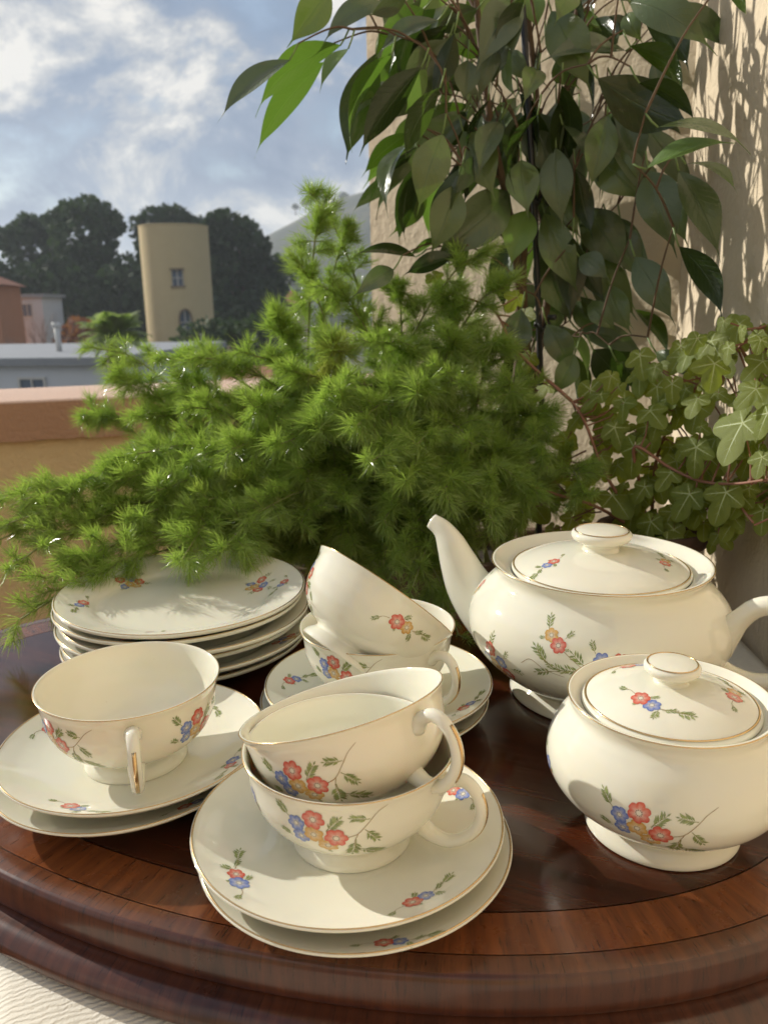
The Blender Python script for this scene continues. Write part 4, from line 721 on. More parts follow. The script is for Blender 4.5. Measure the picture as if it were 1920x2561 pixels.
palm('pale grey-green feathery palm above the white building', -7.05, 22.0, -0.38, 54, 1.15, 3, M['palm'])
palm('small palm right of the yellow tower near the hedge', -7.9, 44, -1.6, 26, 1.5, 4, M['hedge'])

# ------------------------------------------------------------------ tower
M['tower'] = stucco_mat('faded_yellow_tower_render', (0.60, 0.47, 0.26), (0.66, 0.53, 0.30), 1.6, 0.03)
M['white_frame'] = simple_mat('weathered_white_paint', (0.62, 0.60, 0.56), 0.6)
M['pane'] = simple_mat('blue_grey_window_pane', (0.14, 0.18, 0.24), 0.15, 0.1)
M['stone_trim'] = simple_mat('brown_stone_surround', (0.26, 0.19, 0.12), 0.8, 0.2, 4)
def tower():
    cx_, cy_, r0, top = -14.3, 60.0, 2.36, 5.72
    t = thing('round_tower', 'yellow round tower with one square and one arched window', 'tower', (cx_, cy_, GROUND_Z))
    H = top - GROUND_Z; seg = 96
    ang_c = math.atan2(-cy_, -cx_) + R(0.5)
    wins = [(-0.165, 0.165, H - 3.98, H - 2.95), (-0.03, 0.31, H - 7.3, H - 5.55)]
    zs = sorted(set([0, H - .25, H] + [z for w in wins for z in (w[2], w[3])] + list(np.arange(1, H, 1.0))))
    aa = sorted(set([round(-PI + 2 * PI * k / seg, 5) for k in range(seg)] + [w[i] for w in wins for i in (0, 1)]))
    rad = lambda z: r0 * (1 + 0.025 * (H - z) / H * 0 + 0.0)
    v = []; f = []; nA = len(aa)
    for z in zs:
        for a in aa: v.append((math.cos(ang_c + a) * rad(z), math.sin(ang_c + a) * rad(z), z))
    for j in range(len(zs) - 1):
        for i in range(nA):
            a0, a1 = aa[i], aa[(i + 1) % nA] if i < nA - 1 else aa[0] + 2 * PI; zm = (zs[j] + zs[j + 1]) / 2; am = (a0 + a1) / 2
            if any(w[0] < am < w[1] and w[2] < zm < w[3] for w in wins): continue
            i2 = (i + 1) % nA; f.append((j * nA + i, j * nA + i2, (j + 1) * nA + i2, (j + 1) * nA + i))
    n = len(v); v.append((0, 0, H - .2))
    for i in range(nA): f.append(((len(zs) - 1) * nA + i, (len(zs) - 1) * nA + (i + 1) % nA, n))
    mesh_obj('wall', v, f, M['tower'], t, smooth=False)
    mb = MB(); 
    pts = [(math.cos(a) * (r0 - .01), math.sin(a) * (r0 - .01), H + .02) for a in np.linspace(0, 2 * PI, 65)]
    mb.tube(pts, .05, 6, cap=False); mb.build('coping', M['tower'], t)
    for wi, (a0, a1, z0, z1) in enumerate(wins):
        am = (a0 + a1) / 2; an = ang_c + am; w = r0 * (a1 - a0); u = Vector((math.cos(an), math.sin(an), 0)); s = Vector((-u.y, u.x, 0)); h = z1 - z0
        def P(a, b, c): return tuple(u * a + s * b + Vector((0, 0, z0 + c)))
        mb = MB(); d0, d1 = r0 - .35, r0 + .03
        mb.add([P(d1, -w/2, 0), P(d1, w/2, 0), P(d1, w/2, h), P(d1, -w/2, h), P(d0, -w/2, 0), P(d0, w/2, 0), P(d0, w/2, h), P(d0, -w/2, h)],
               [(0, 1, 5, 4), (1, 2, 6, 5), (2, 3, 7, 6), (3, 0, 4, 7)])
        fr = mb.build('window', M['stone_trim'], t, smooth=False)
        mb = MB(); mb.add([P(d0 + .01, -w/2, 0), P(d0 + .01, w/2, 0), P(d0 + .01, w/2, h), P(d0 + .01, -w/2, h)], [(0, 1, 2, 3)]); mb.build('pane', M['pane'], fr, smooth=False)
        mb = MB(); e = .05
        def bar(b0, b1, c0, c1, dd=.06, q=.10):
            mb.add([P(d0 + q, b0, c0), P(d0 + q, b1, c0), P(d0 + q, b1, c1), P(d0 + q, b0, c1), P(d0 + q + dd, b0, c0), P(d0 + q + dd, b1, c0), P(d0 + q + dd, b1, c1), P(d0 + q + dd, b0, c1)],
                   [(4, 5, 6, 7), (0, 1, 5, 4), (1, 2, 6, 5), (2, 3, 7, 6), (3, 0, 4, 7)])
        bar(-.04, .04, 0, h); bar(-w/2, w/2, h * .5 - .03, h * .5 + .03); bar(-w/2, -w/2 + .07, 0, h); bar(w/2 - .07, w/2, 0, h)
        mb.build('frame', M['white_frame'], fr, smooth=False)
        mb = MB()
        if wi == 0:
            def slab(b0, b1, c0, c1): mb.add([P(r0 - .05, b0, c0), P(r0 - .05, b1, c0), P(r0 - .05, b1, c1), P(r0 - .05, b0, c1), P(r0 + .07, b0, c0), P(r0 + .07, b1, c0), P(r0 + .07, b1, c1), P(r0 + .07, b0, c1)], [(4, 5, 6, 7), (0, 1, 5, 4), (1, 2, 6, 5), (2, 3, 7, 6), (3, 0, 4, 7)])
            slab(-w/2 - .1, w/2 + .1, -.14, 0); slab(-w/2 - .1, w/2 + .1, h, h + .12)
        else:
            arc = [P(r0 + .02, math.cos(q) * (w/2 + .02), h * .62 + math.sin(q) * h * .38) for q in np.linspace(0, PI, 14)]
            mb.tube([P(r0 + .02, w/2 + .02, 0)] + arc + [P(r0 + .02, -w/2 - .02, 0)], .07, 6)
            # corner fillers turn the square opening into an arch
            for sg in (-1, 1):
                A = [P(r0 + .005, sg * math.cos(q) * w/2, h * .62 + math.sin(q) * h * .38) for q in np.linspace(0, PI / 2, 8)]
                c = P(r0 + .005, sg * w/2, h)
                m2 = MB(); m2.add(A + [c], [(i, i + 1, 8) for i in range(7)]); m2.build('arch_spandrel', M['tower'], fr, smooth=False)
        mb.build('surround', M['stone_trim'], fr, smooth=False)
tower()

# ------------------------------------------------------------------ houses
M['white_wall'] = simple_mat('bluish_white_wall', (0.62, 0.64, 0.68), 0.85, 0.06, 1.5)
M['grey_roof'] = simple_mat('grey_roof_membrane', (0.30, 0.31, 0.33), 0.8, 0.12, 2)
M['orange_wall'] = simple_mat('orange_render', (0.48, 0.22, 0.12), 0.9, 0.1, 1)
M['tile_roof'] = simple_mat('clay_tile_roof', (0.38, 0.15, 0.085), 0.9, 0.2, 3)
M['beige_wall'] = simple_mat('beige_render', (0.52, 0.42, 0.32), 0.9, 0.1, 1)
def house(name, label, c, size, wallm, roofm, wins, rz=0.0, roof='flat', cat='house'):
    t = thing(name, label, cat, (c[0], c[1], GROUND_Z), (0, 0, rz)); w, d, h = size
    mb = MB(); mb.box((0, 0, h / 2), (w, d, h)); mb.build('wall', wallm, t, smooth=False)
    mb = MB()
    if roof == 'flat': mb.box((0, 0, h + .12), (w + .5, d + .5, .24))
    else:
        a, b, k = w / 2 + .4, d / 2 + .4, h + roof
        mb.add([(-a, -b, h + .01), (a, -b, h + .01), (a, b, h + .01), (-a, b, h + .01), (-a * .55, 0, k), (a * .55, 0, k)], [(0, 1, 5, 4), (1, 2, 5), (2, 3, 4, 5), (3, 0, 4), (3, 2, 1, 0)])
    mb.build('roof', roofm, t, smooth=False)
    for (x, z, ww, hh) in wins:
        y = -d / 2
        mb = MB(); e = .07
        for bx_ in ((x - ww/2, z, e, hh), (x + ww/2, z, e, hh), (x, z, e * .7, hh)): mb.box((bx_[0], y - .03, bx_[1]), (bx_[2], .1, bx_[3]))
        for zz in (z - hh/2, z + hh/2): mb.box((x, y - .03, zz), (ww + e, .104, e))
        wd = mb.build('window', M['white_frame'], t, smooth=False)
        mb = MB(); mb.box((x, y - .005, z), (ww - e, .03, hh - e)); mb.build('pane', M['pane'], wd, smooth=False)
    return t
b = house('flat_roofed_building', 'low bluish-white building with a grey flat roof beyond the parapet', (-12.7, 31.0), (10.4, 10, 8.62), M['white_wall'], M['grey_roof'], [(2.55, 7.95, .85, .55), (-1.2, 7.95, .85, .55)], R(-8), cat='building')
mb = MB(); mb.tube([(1.6, -1.5, 8.8), (1.6, -1.5, 9.75)], .1, 10); mb.tube([(1.6, -1.5, 9.7), (1.6, -1.5, 9.85)], .15, 10); mb.build('vent_pipe', M['white_frame'], b)
house('orange_building', 'orange-brown rendered building at the left edge', (-27.9, 56), (6.4, 6, 11.9), M['orange_wall'], M['tile_roof'], [(1.9, 10.2, .8, 1.2), (.2, 10.2, .8, 1.2), (1.9, 7.6, .8, 1.2)], R(10), 0.9)
house('pale_blue_house', 'pale blue-white house between the orange building and the trees', (-26.6, 64), (3.4, 5, 11.2), M['white_wall'], M['grey_roof'], [(.6, 10.3, .7, .9)], R(5))
house('tile_roofed_house', 'house with an orange tiled roof beyond the trees', (-10.3, 88), (4.6, 6, 10.5), M['beige_wall'], M['tile_roof'], [(-.9, 9.0, .8, 1.0), (1.0, 9.0, .8, 1.0)], R(-6), 1.3)
house('white_far_house', 'small white house at the foot of the hill', (-10.6, 110), (2.2, 5, 12.9), M['white_wall'], M['grey_roof'], [(0, 12.0, .7, .9)], 0.1)
house('terracotta_house', 'pinkish house with a tiled roof right of the flat-roofed building', (-6.3, 40), (3.2, 5, 6.6), M['beige_wall'], M['tile_roof'], [(-.7, 5.7, .6, .8), (.7, 5.7, .6, .8)], R(-12), 0.9)

# ------------------------------------------------------------------ balcony
FLOOR_Z = -0.78
mb = MB(); mb.box((-0.6, -0.1, FLOOR_Z - 0.06), (5.0, 5.4, 0.12)); structure(mb.build('floor', M['floor'], smooth=False))
def parapet():
    ang = R(16); ux, uy = math.cos(ang), math.sin(ang); nx_, ny_ = -uy, ux
    t = thing('parapet_wall', 'balcony parapet with mustard lower wall, brown band and pink coping', 'wall', (-0.73, 1.56, 0), (0, 0, ang))
    L0, L1, w = -2.6, 2.6, 0.27
    mb = MB(); mb.box(((L0 + L1) / 2, w / 2 + .012, (FLOOR_Z + 0.022) / 2), (L1 - L0, w, 0.022 - FLOOR_Z)); mb.build('wall', M['parapet'], t, smooth=False)
    # brown painted band, slightly proud with an uneven lower edge of paint
    nb = 260; v = []; f = []
    for i in range(nb + 1):
        x = L0 + (L1 - L0) * i / nb; e = 0.0 if i in (0,) else random.uniform(-.0016, .0016)
        v += [(x, 0, .0225 + e), (x, 0, .0950), (x, w + .02, .0950), (x, w + .02, .0225), (x, .02, .0225 + e)]
    for i in range(nb):
        a = i * 5; b_ = a + 5
        for k in range(5): f.append((a + k, b_ + k, b_ + (k + 1) % 5, a + (k + 1) % 5))
    mesh_obj('painted_band', v, f, M['band'], t, smooth=False)
    v = []; f = []; prof = [(.000, .0955), (.001, .0978), (.004, .0995), (.009, .1005), (w * .5, .103), (w + .01, .1005), (w + .018, .096), (w + .021, .0955)]
    for x in (L0, L1): v += [(x, p[0], p[1]) for p in prof]
    n = len(prof)
    for k in range(n): f.append((k, k + n, (k + 1) % n + n, (k + 1) % n))
    mesh_obj('coping', v, f, M['coping'], t, smooth=False)
    # dried paint drips along the band
    mb = MB()
    for i in range(70):
        x = L0 + (L1 - L0) * random.random(); mb.box((x, .010, .0205 + random.uniform(-.002, .001)), (random.uniform(.006, .03), .006, random.uniform(.002, .005)), 0, .001)
    stuff(mb.build('paint_ridge', simple_mat('cream_paint_ridge', (0.62, 0.48, 0.26), 0.8), t, smooth=False))
parapet()
def walls():
    t = thing('end_wall', 'cream stucco wall standing behind the ficus, in shade', 'wall', (0, 0, 0))
    E = [(0.3565, 1.0), (-0.0135, 1.37), (0.0, 1.384), (0.5, 1.9), (1.0, 1.4), (0.7515, 1.0)]; n = len(E)
    v = [(x, y, z) for z in (FLOOR_Z, 2.22) for x, y in E]
    f = [(k, (k + 1) % n, (k + 1) % n + n, k + n) for k in range(n)] + [tuple(range(n, 2 * n)), tuple(range(n - 1, -1, -1))]
    mesh_obj('wall', v, f, M['wall'], t, smooth=False)
    t = thing('side_wall', 'sunlit rough stucco wall along the right side of the balcony', 'wall', (0, 0, 0))
    # wall face from (0.375,1.088) to (0.325,0.66) and on toward the house
    pts = [(0.354, 0.998), (0.333, 0.66), (0.36, -0.6), (0.38, -2.6), (0.75, -2.6), (0.75, 0.998)]
    v = [(x, y, z) for z in (FLOOR_Z, 2.22) for x, y in pts]; n = len(pts)
    f = [(k, (k + 1) % n, (k + 1) % n + n, k + n) for k in range(n)] + [tuple(range(n, 2 * n)), tuple(range(n - 1, -1, -1))]
    mesh_obj('wall', v, f, M['wall'], t, smooth=False)
walls()
def house_wall():
    t = thing('house_wall', 'cream stucco house wall behind the viewer with a balcony door', 'wall', (-1.1, -2.6, FLOOR_Z))
    mb = MB(); mb.box((-.95, -.1, 1.5), (1.1, .2, 3.0)); mb.box((1.0, -.1, 1.5), (.96, .2, 3.0)); mb.box((.06, -.1, 2.6), (.916, .2, .8)); mb.build('wall', M['parapet'], t, smooth=False)
    mb = MB(); mb.box((.06, -.06, 1.08), (.80, .02, 2.1)); d = mb.build('door', M['pane'], t, smooth=False)
    mb = MB()
    for c, s in (((-.37, -.04, 1.1), (.055, .06, 2.19)), ((.49, -.04, 1.1), (.055, .06, 2.19)), ((.06, -.04, 2.17), (.80, .06, .055)), ((.06, -.04, .9), (.80, .05, .05))): mb.box(c, s, 0, .004)
    mb.build('frame', M['white_frame'], d, smooth=False)
house_wall()
# ------------------------------------------------------------------ table, cloth, tray
CLOTH_Z = -0.038
def cloth_mat():
    m, nt, o = new_mat('cream_ribbed_cotton'); N = NT(nt)
    co = N.coord('Object', rot=(0, 0, R(-22)))
    wv = N.node('ShaderNodeTexWave'); wv.wave_type = 'BANDS'; wv.bands_direction = 'Y'; N.l.new(co, wv.inputs[0])
    wv.inputs['Scale'].default_value = 95; wv.inputs['Distortion'].default_value = 4.5; wv.inputs['Detail'].default_value = 2; wv.inputs['Detail Scale'].default_value = 2
    ob = N.coord('Object'); n = N.noise(ob, 900, 3, 0.6); n2 = N.noise(ob, 22, 4, 0.6)
    h = N.math('ADD', N.math('MULTIPLY', wv.outputs['Fac'], 0.5), N.math('MULTIPLY', n, 0.55))
    c = N.mix(n2, (0.70, 0.66, 0.57), (0.78, 0.74, 0.65))
    b = N.bsdf(Base_Color=c, Roughness=0.95); b.inputs['Specular IOR Level'].default_value = 0.1
    N.l.new(N.bump(h, 0.8, 0.0008), b.inputs['Normal']); N.l.new(b.outputs[0], o.inputs[0]); return m
M['cloth'] = cloth_mat()
TA = (-0.168, 0.268); td = Vector((-0.39, 0.92, 0)).normalized(); tr_ = Vector((td.y, -td.x, 0))
def TP(a, b, z): p = Vector((TA[0], TA[1], 0)) + tr_ * a + td * b; return (p.x, p.y, z)
# table corners, clipped against the side wall
corners = [TP(0, -.12, 0), TP(0, .33, 0), (0.333, .83, 0), (0.325, .60, 0), (0.335, -0.02, 0), (0.03, -0.15, 0)]
def table():
    t = thing('side_table', 'table under the cream cloth, against the right wall', 'table', (0, 0.35, FLOOR_Z))
    sh = [(c[0] * .985 - .001, c[1] - .35, 0) for c in corners]; n = len(sh)
    zt = CLOTH_Z - .006 - FLOOR_Z
    v = [(x, y, z) for z in (zt - .03, zt) for x, y, _ in sh]; f = [(k, (k + 1) % n, (k + 1) % n + n, k + n) for k in range(n)] + [tuple(range(n, 2 * n)), tuple(range(n - 1, -1, -1))]
    mesh_obj('tabletop', v, f, M['wood_edge'], t, smooth=False)
    for (x, y) in ((-.14, -.02), (-.27, .20), (.27, .38), (.27, -.30)):
        mb = MB(); mb.tube([(x, y, 0), (x, y, zt - .031)], [.018, .024], 10); mb.build('leg', M['wood_rim'], t)
table()
def tablecloth():
    from mathutils import noise
    c = [Vector((p[0], p[1], 0)) for p in corners]; n = len(c); per = []
    for i in range(n):
        for k in range(14): per.append(c[i].lerp(c[(i + 1) % n], k / 14))
    cen = sum(c, Vector()) / n; m = len(per); v = []; f = []
    rings = [0.0, .25, .5, .72, .88, .965, 1.0]
    for r_ in rings:
        for p in per:
            q = cen.lerp(p, r_); z = CLOTH_Z + 0.0009 * noise.noise(Vector((q.x * 22, q.y * 22, 0)))
            if r_ == 1.0: z = CLOTH_Z - .0025
            v.append((q.x, q.y, z))
    for d_ in (.015, .05, .10, .17):
        for i, p in enumerate(per):
            out = (p - cen).normalized(); w = .003 + d_ * .06 * (1 + .8 * math.sin(i * .9))
            q = p + out * w
            if q.x > .33: q.x = .33
            v.append((q.x, q.y, CLOTH_Z - d_))
    for j in range(len(rings) + 3):
        for i in range(m):
            i2 = (i + 1) % m; f.append((j * m + i, j * m + i2, (j + 1) * m + i2, (j + 1) * m + i))
    o = mesh_obj('tablecloth', v, f, M['cloth']); tag(o, 'cream ribbed cotton cloth under the oval wooden tray', 'tablecloth')
tablecloth()
TC = Vector((-0.0512, 0.5011, 0)); TAx, TBx, TTH = 0.3297, 0.2009, -0.395
def tray():
    t = thing('oval_tray', 'polished dark mahogany oval tray with crossbanded border carrying the tea set', 'tray', (TC.x, TC.y, 0), (0, 0, TTH))
    seg = 240
    base = [Vector((TAx * math.cos(a), TBx * math.sin(a), 0)) for a in (2 * PI * k / seg for k in range(seg))]
    nor = [Vector((math.cos(2 * PI * k / seg) / TAx, math.sin(2 * PI * k / seg) / TBx, 0)).normalized() for k in range(seg)]
    arc = [0.0]
    for k in range(seg): arc.append(arc[-1] + (base[(k + 1) % seg] - base[k]).length)
    def ring(prof, name, mat):
        v = []; f = []; u = []
        s = 0; pv = prof[0]
        for (off, z) in prof:
            s += math.hypot(off - pv[0], z - pv[1]); pv = (off, z)
            for k in range(seg + 1):
                kk = k % seg; p = base[kk] + nor[kk] * off; v.append((p.x, p.y, z)); u.append((arc[k], s))
        m = seg + 1
        for j in range(len(prof) - 1):
            for k in range(seg): f.append((j * m + k, j * m + k + 1, (j + 1) * m + k + 1, (j + 1) * m + k))
        return mesh_obj(name, v, f, mat, t, uvs=u)
    # centre panel
    v = [(0, 0, 0)] + [tuple(base[k] - nor[k] * .0362) for k in range(seg)]
    mesh_obj('centre_panel', v, [(0, 1 + k, 1 + (k + 1) % seg) for k in range(seg)], M['wood_top'], t, smooth=False)
    ring([(-.0362, -.0005), (-.0354, -.0005)], 'inlay_string', M['inlay'])
    ring([(-.0354, 0), (-.0110, 0)], 'crossband', M['wood_band'])
    ring([(-.0110, -.0004), (-.0104, -.0004)], 'inlay_string', M['inlay'])
    ring([(-.0104, 0), (-.0022, 0), (-.0008, -.0004)], 'edge_strip', M['wood_edge'])
    ring(catmull([(-.0008, -.0004), (.0008, -.0012), (.0020, -.0035), (.0026, -.009), (.0024, -.016), (.0012, -.0195), (-.0002, -.0212)], 4), 'rim', M['wood_rim'])
    ring(catmull([(-.0002, -.0212), (.0030, -.0222), (.0080, -.0232), (.0125, -.0265), (.0142, -.0305), (.0130, -.0345), (.0095, -.0370), (.0, -.0372)], 4), 'base_moulding', M['wood_rim'])
tray()

# ------------------------------------------------------------------ printed flower sprays (flat prints in glaze, laid over the surface)
RED, BLUE, YEL, GRN, STEM = (0.72, 0.055, 0.025), (0.09, 0.19, 0.62), (0.70, 0.37, 0.04), (0.19, 0.27, 0.045), (0.34, 0.22, 0.08)
CREAM = (0.80, 0.75, 0.63)
def lerp3(a, b, t): return tuple(x + (y - x) * t for x, y in zip(a, b))
class Spray:
    """2-D drawing in units of metres: list of (points2d, tris, colours, layer)"""
    def __init__(s): s.v = []; s.t = []; s.c = []; s.l = []
    def add(s, v, t, c, layer):
        n = len(s.v); s.v += v; s.t += [tuple(i + n for i in q) for q in t]; s.c += c; s.l += [layer] * len(v)
    def flower(s, x, y, r, col, layer=4, rot=None, sq=1.0):
        rot = random.uniform(0, 6) if rot is None else rot; n = 36; k = 6
        v = [(x, y)]; c = [CREAM]; t = []
        deep = lerp3(col, tuple(q * .75 for q in col), .5); pale = lerp3(col, CREAM, .50); mid = lerp3(col, CREAM, .15)
        for ri, (rr, cc) in enumerate([(.17, CREAM), (.20, lerp3(col, CREAM, .8)), (.42, pale), (.78, mid), (1.0, deep)]):
            for i in range(n):
                a = 2 * PI * i / n; petal = abs(math.cos(k * .5 * a + .4)); out = 1 - (.17 * (1 - petal) ** 2 * 1.6 if ri >= 3 else 0) + (.03 * math.sin(7 * a) if ri == 4 else 0)
                v.append((x + math.cos(a + rot) * r * rr * out, y + math.sin(a + rot) * r * rr * out * sq))
                q = cc if ri < 2 else lerp3(cc, deep, .55 * (1 - petal) + (.18 if i % 2 and ri < 4 else 0)); c.append(q)
        for i in range(n): t.append((0, 1 + i, 1 + (i + 1) % n))
        for ri in range(4):
            for i in range(n):
                a0 = 1 + ri * n + i; a1 = 1 + ri * n + (i + 1) % n; t += [(a0, a0 + n, a1 + n), (a0, a1 + n, a1)]
        s.add(v, t, c, layer)
        for i in range(10):
            a = 2 * PI * i / 10 + rot; px, py, d = x + math.cos(a) * r * .26, y + math.sin(a) * r * .26 * sq, r * .045
            s.add([(px - d, py - d), (px + d, py - d), (px + d, py + d), (px - d, py + d)], [(0, 1, 2), (0, 2, 3)], [(0.05, 0.05, 0.03)] * 4, layer + .8)
    def line(s, pts, w, col=STEM, layer=0):
        P = catmull(pts, 5); v = []; t = []; m = len(P)
        for i, p in enumerate(P):
            d = P[min(i + 1, m - 1)] - P[max(i - 1, 0)]; d = d / max(np.linalg.norm(d), 1e-9); ww = w * (1 - .5 * i / m)
            v += [(p[0] - d[1] * ww, p[1] + d[0] * ww), (p[0] + d[1] * ww, p[1] - d[0] * ww)]
        for i in range(m - 1): t += [(2 * i, 2 * i + 1, 2 * i + 3), (2 * i, 2 * i + 3, 2 * i + 2)]
        s.add(v, t, [col] * len(v), layer)
    def sprig(s, x0, y0, x1, y1, n=7, w=.5, layer=1):
        """feathery leaf: stem with pairs of pointed leaflets"""
        dx, dy = x1 - x0, y1 - y0; L = math.hypot(dx, dy); a0 = math.atan2(dy, dx)
        s.line([(x0, y0), ((x0 + x1) / 2 - dy * .05, (y0 + y1) / 2 + dx * .05), (x1, y1)], L * .022, lerp3(GRN, STEM, .4), layer)
        for k in range(n):
            q = .22 + .78 * k / max(n - 1, 1)
            for sg in ((-1, 1) if k < n - 1 else (0,)):
                px, py = x0 + dx * q, y0 + dy * q; l = L * w * (.62 + .3 * math.sin(q * 3)) * random.uniform(.8, 1.15); a = a0 + sg * random.uniform(.6, .9)
                if sg == 0: l = L * .30
                ex, ey = px + math.cos(a) * l, py + math.sin(a) * l; hw = l * .15
                mx_, my_ = px + math.cos(a) * l * .5, py + math.sin(a) * l * .5; nx_, ny_ = -math.sin(a) * hw, math.cos(a) * hw
                cc = lerp3(GRN, random.choice([(0.34, 0.42, 0.10), (0.12, 0.20, 0.05), GRN]), .5)
                s.add([(px, py), (mx_ + nx_, my_ + ny_), (ex, ey), (mx_ - nx_, my_ - ny_)], [(0, 1, 2), (0, 2, 3)], [cc, cc, lerp3(cc, CREAM, .25), cc], layer + .3 + .1 * k)
K = 6.4e-5
def S_(x, y, ox=655, oy=1220): return ((x - ox) * K, (oy - y) * K)
def spray_main(seed=0):
    random.seed(100 + seed); s = Spray()
    s.line([S_(890, 1245), S_(960, 1220), S_(1050, 1130), S_(1110, 1065), S_(1185, 1015)], .00022)
    s.line([S_(960, 1225), S_(925, 1300), S_(940, 1400), S_(1080, 1510)], .00018)
    for a in [(480, 1100, 405, 1000), (745, 1185, 845, 1085), (1055, 1110, 935, 1085), (1010, 1190, 1085, 1305), (940, 1270, 890, 1440), (945, 1380, 1090, 1505), (470, 1275, 395, 1225), (720, 1380, 735, 1420)]:
        s.sprig(*S_(a[0], a[1]), *S_(a[2], a[3]))
    s.flower(*S_(548, 1255), 66 * K, BLUE, 2); s.flower(*S_(735, 1325), 78 * K, YEL, 4, sq=.85); s.flower(*S_(650, 1222), 74 * K, YEL, 6)
    s.flower(*S_(530, 1143), 66 * K, BLUE, 8); s.flower(*S_(665, 1092), 82 * K, RED, 10); s.flower(*S_(806, 1246), 84 * K, RED, 12)
    return s
def spray_two(c1=RED, c2=BLUE, seed=0, flip=1, size=1.0):
    random.seed(200 + seed); s = Spray()
    def q(x, y): return ((x - 740) * K * flip * size, (420 - y) * K * size * 1.15)
    s.line([q(620, 385), q(560, 378), q(500, 395)], .00016); s.line([q(860, 462), q(950, 470), q(1050, 500)], .00018)
    for a in [(540, 385, 465, 412), (740, 375, 810, 350), (690, 440, 680, 480), (850, 470, 845, 545), (880, 475, 970, 470), (960, 480, 1085, 520)]: s.sprig(*q(a[0], a[1]), *q(a[2], a[3]), 6)
    s.flower(*q(798, 440), 66 * K * size, c2, 3); s.flower(*q(692, 405), 76 * K * size, c1, 6); return s
def spray_pot():
    """teapot side: two linked clusters, coordinates from the photograph's drawing"""
    random.seed(300); s = Spray(); k = 1.15e-4
    def q(x, y): return ((x - 760) * k, (690 - y) * k)
    s.line([q(690, 660), q(730, 690), q(790, 730), q(840, 735)], .0002); s.line([q(560, 680), q(600, 725), q(680, 755), q(800, 740)], .0002)
    s.line([q(470, 770), q(520, 735), q(600, 770), q(700, 790)], .0002); s.line([q(570, 800), q(640, 770), q(720, 765)], .0002)
    for a in [(600, 570, 590, 495), (590, 610, 560, 615), (690, 600, 722, 562), (840, 650, 820, 598), (800, 720, 735, 665), (620, 735, 545, 665), (600, 730, 570, 672), (650, 760, 610, 735), (720, 765, 650, 740), (780, 750, 700, 745), (640, 770, 560, 795), (690, 655, 715, 650)]: s.sprig(*q(*a[:2]), *q(*a[2:]), 5)
    s.flower(*q(835, 733), 40 * k, BLUE, 2); s.flower(*q(905, 735), 38 * k, YEL, 4); s.flower(*q(872, 682), 41 * k, BLUE, 6); s.flower(*q(958, 686), 45 * k, RED, 8)
    s.flower(*q(617, 593), 37 * k, YEL, 9); s.flower(*q(660, 636), 41 * k, RED, 11); return s
def spray_cluster(seed=0, size=1.0):
    random.seed(400 + seed); s = Spray(); k = 1.0e-4 * size
    def q(x, y): return (x * k, y * k)
    for a in [(-60, 60, -75, 130), (40, 60, 50, 110), (60, -50, 110, -110), (-90, -30, -130, -60), (0, -80, 20, -130), (90, 30, 150, 50)]: s.sprig(*q(*a[:2]), *q(*a[2:]), 4)
    s.flower(*q(-80, -40), 38 * k, BLUE, 2); s.flower(*q(-20, -35), 40 * k, YEL, 4); s.flower(*q(5, -85), 38 * k, YEL, 5); s.flower(*q(-60, 45), 42 * k, RED, 7); s.flower(*q(25, 20), 40 * k, BLUE, 9); s.flower(*q(65, -40), 42 * k, RED, 11); return s
def stamp(spray, prof, anchor, phi, rot, parent, scale=1.0, lift=.00010):
    """prof: polyline (r,z); anchor index; phi angle; maps 2-D drawing onto the surface of revolution"""
    P = np.array(prof, float); seg = np.hypot(*(P[1:] - P[:-1]).T); S = np.concatenate([[0], np.cumsum(seg)])
    s0 = S[anchor]; ca, sa = math.cos(rot), math.sin(rot); v = []
    tang = np.gradient(P, axis=0); tang /= np.maximum(np.linalg.norm(tang, axis=1)[:, None], 1e-9)
    r0 = P[anchor][0]
    for (x, y), l in zip(spray.v, spray.l):
        x, y = x * scale, y * scale; a, b_ = x * ca - y * sa, x * sa + y * ca
        s = min(max(s0 + b_, 0), S[-1]); r = np.interp(s, S, P[:, 0]); z = np.interp(s, S, P[:, 1])
        tr0, tz0 = np.interp(s, S, tang[:, 0]), np.interp(s, S, tang[:, 1]); q = math.hypot(tr0, tz0) or 1; nr, nz = tz0 / q, -tr0 / q
        d = lift + .00001 * l; ph = phi + a / max(.5 * (r + r0), .004); r += nr * d; z += nz * d
        v.append((r * math.cos(ph), r * math.sin(ph), z))
    return mesh_obj('flower_print', v, spray.t, M['print'], parent, colors=[(*c, 1) for c in spray.c])
def near(prof, key, val, lo=0, hi=None):
    hi = hi or len(prof); return min(range(lo, hi), key=lambda i: abs(prof[i][key] - val))
def ringline(r, z, hw, name, parent, nrm=(0, 1), seg=96, ht=.0003):
    """thin raised gilt line around a body"""
    mb = MB(); pts = [(r * math.cos(a), r * math.sin(a), z) for a in np.linspace(0, 2 * PI, seg + 1)]
    P = [(r - hw, z), (r, z + ht), (r + hw, z), (r, z - ht)] if nrm == (0, 1) else None
    v = []; f = []
    for k in range(seg):
        a = 2 * PI * k / seg
        for (rr, zz) in P: v.append((rr * math.cos(a), rr * math.sin(a), zz))
    for k in range(seg):
        k2 = (k + 1) % seg
        for j in range(4): f.append((k * 4 + j, k2 * 4 + j, k2 * 4 + (j + 1) % 4, k * 4 + (j + 1) % 4))
    return mesh_obj(name, v, f, M['gold'], parent)

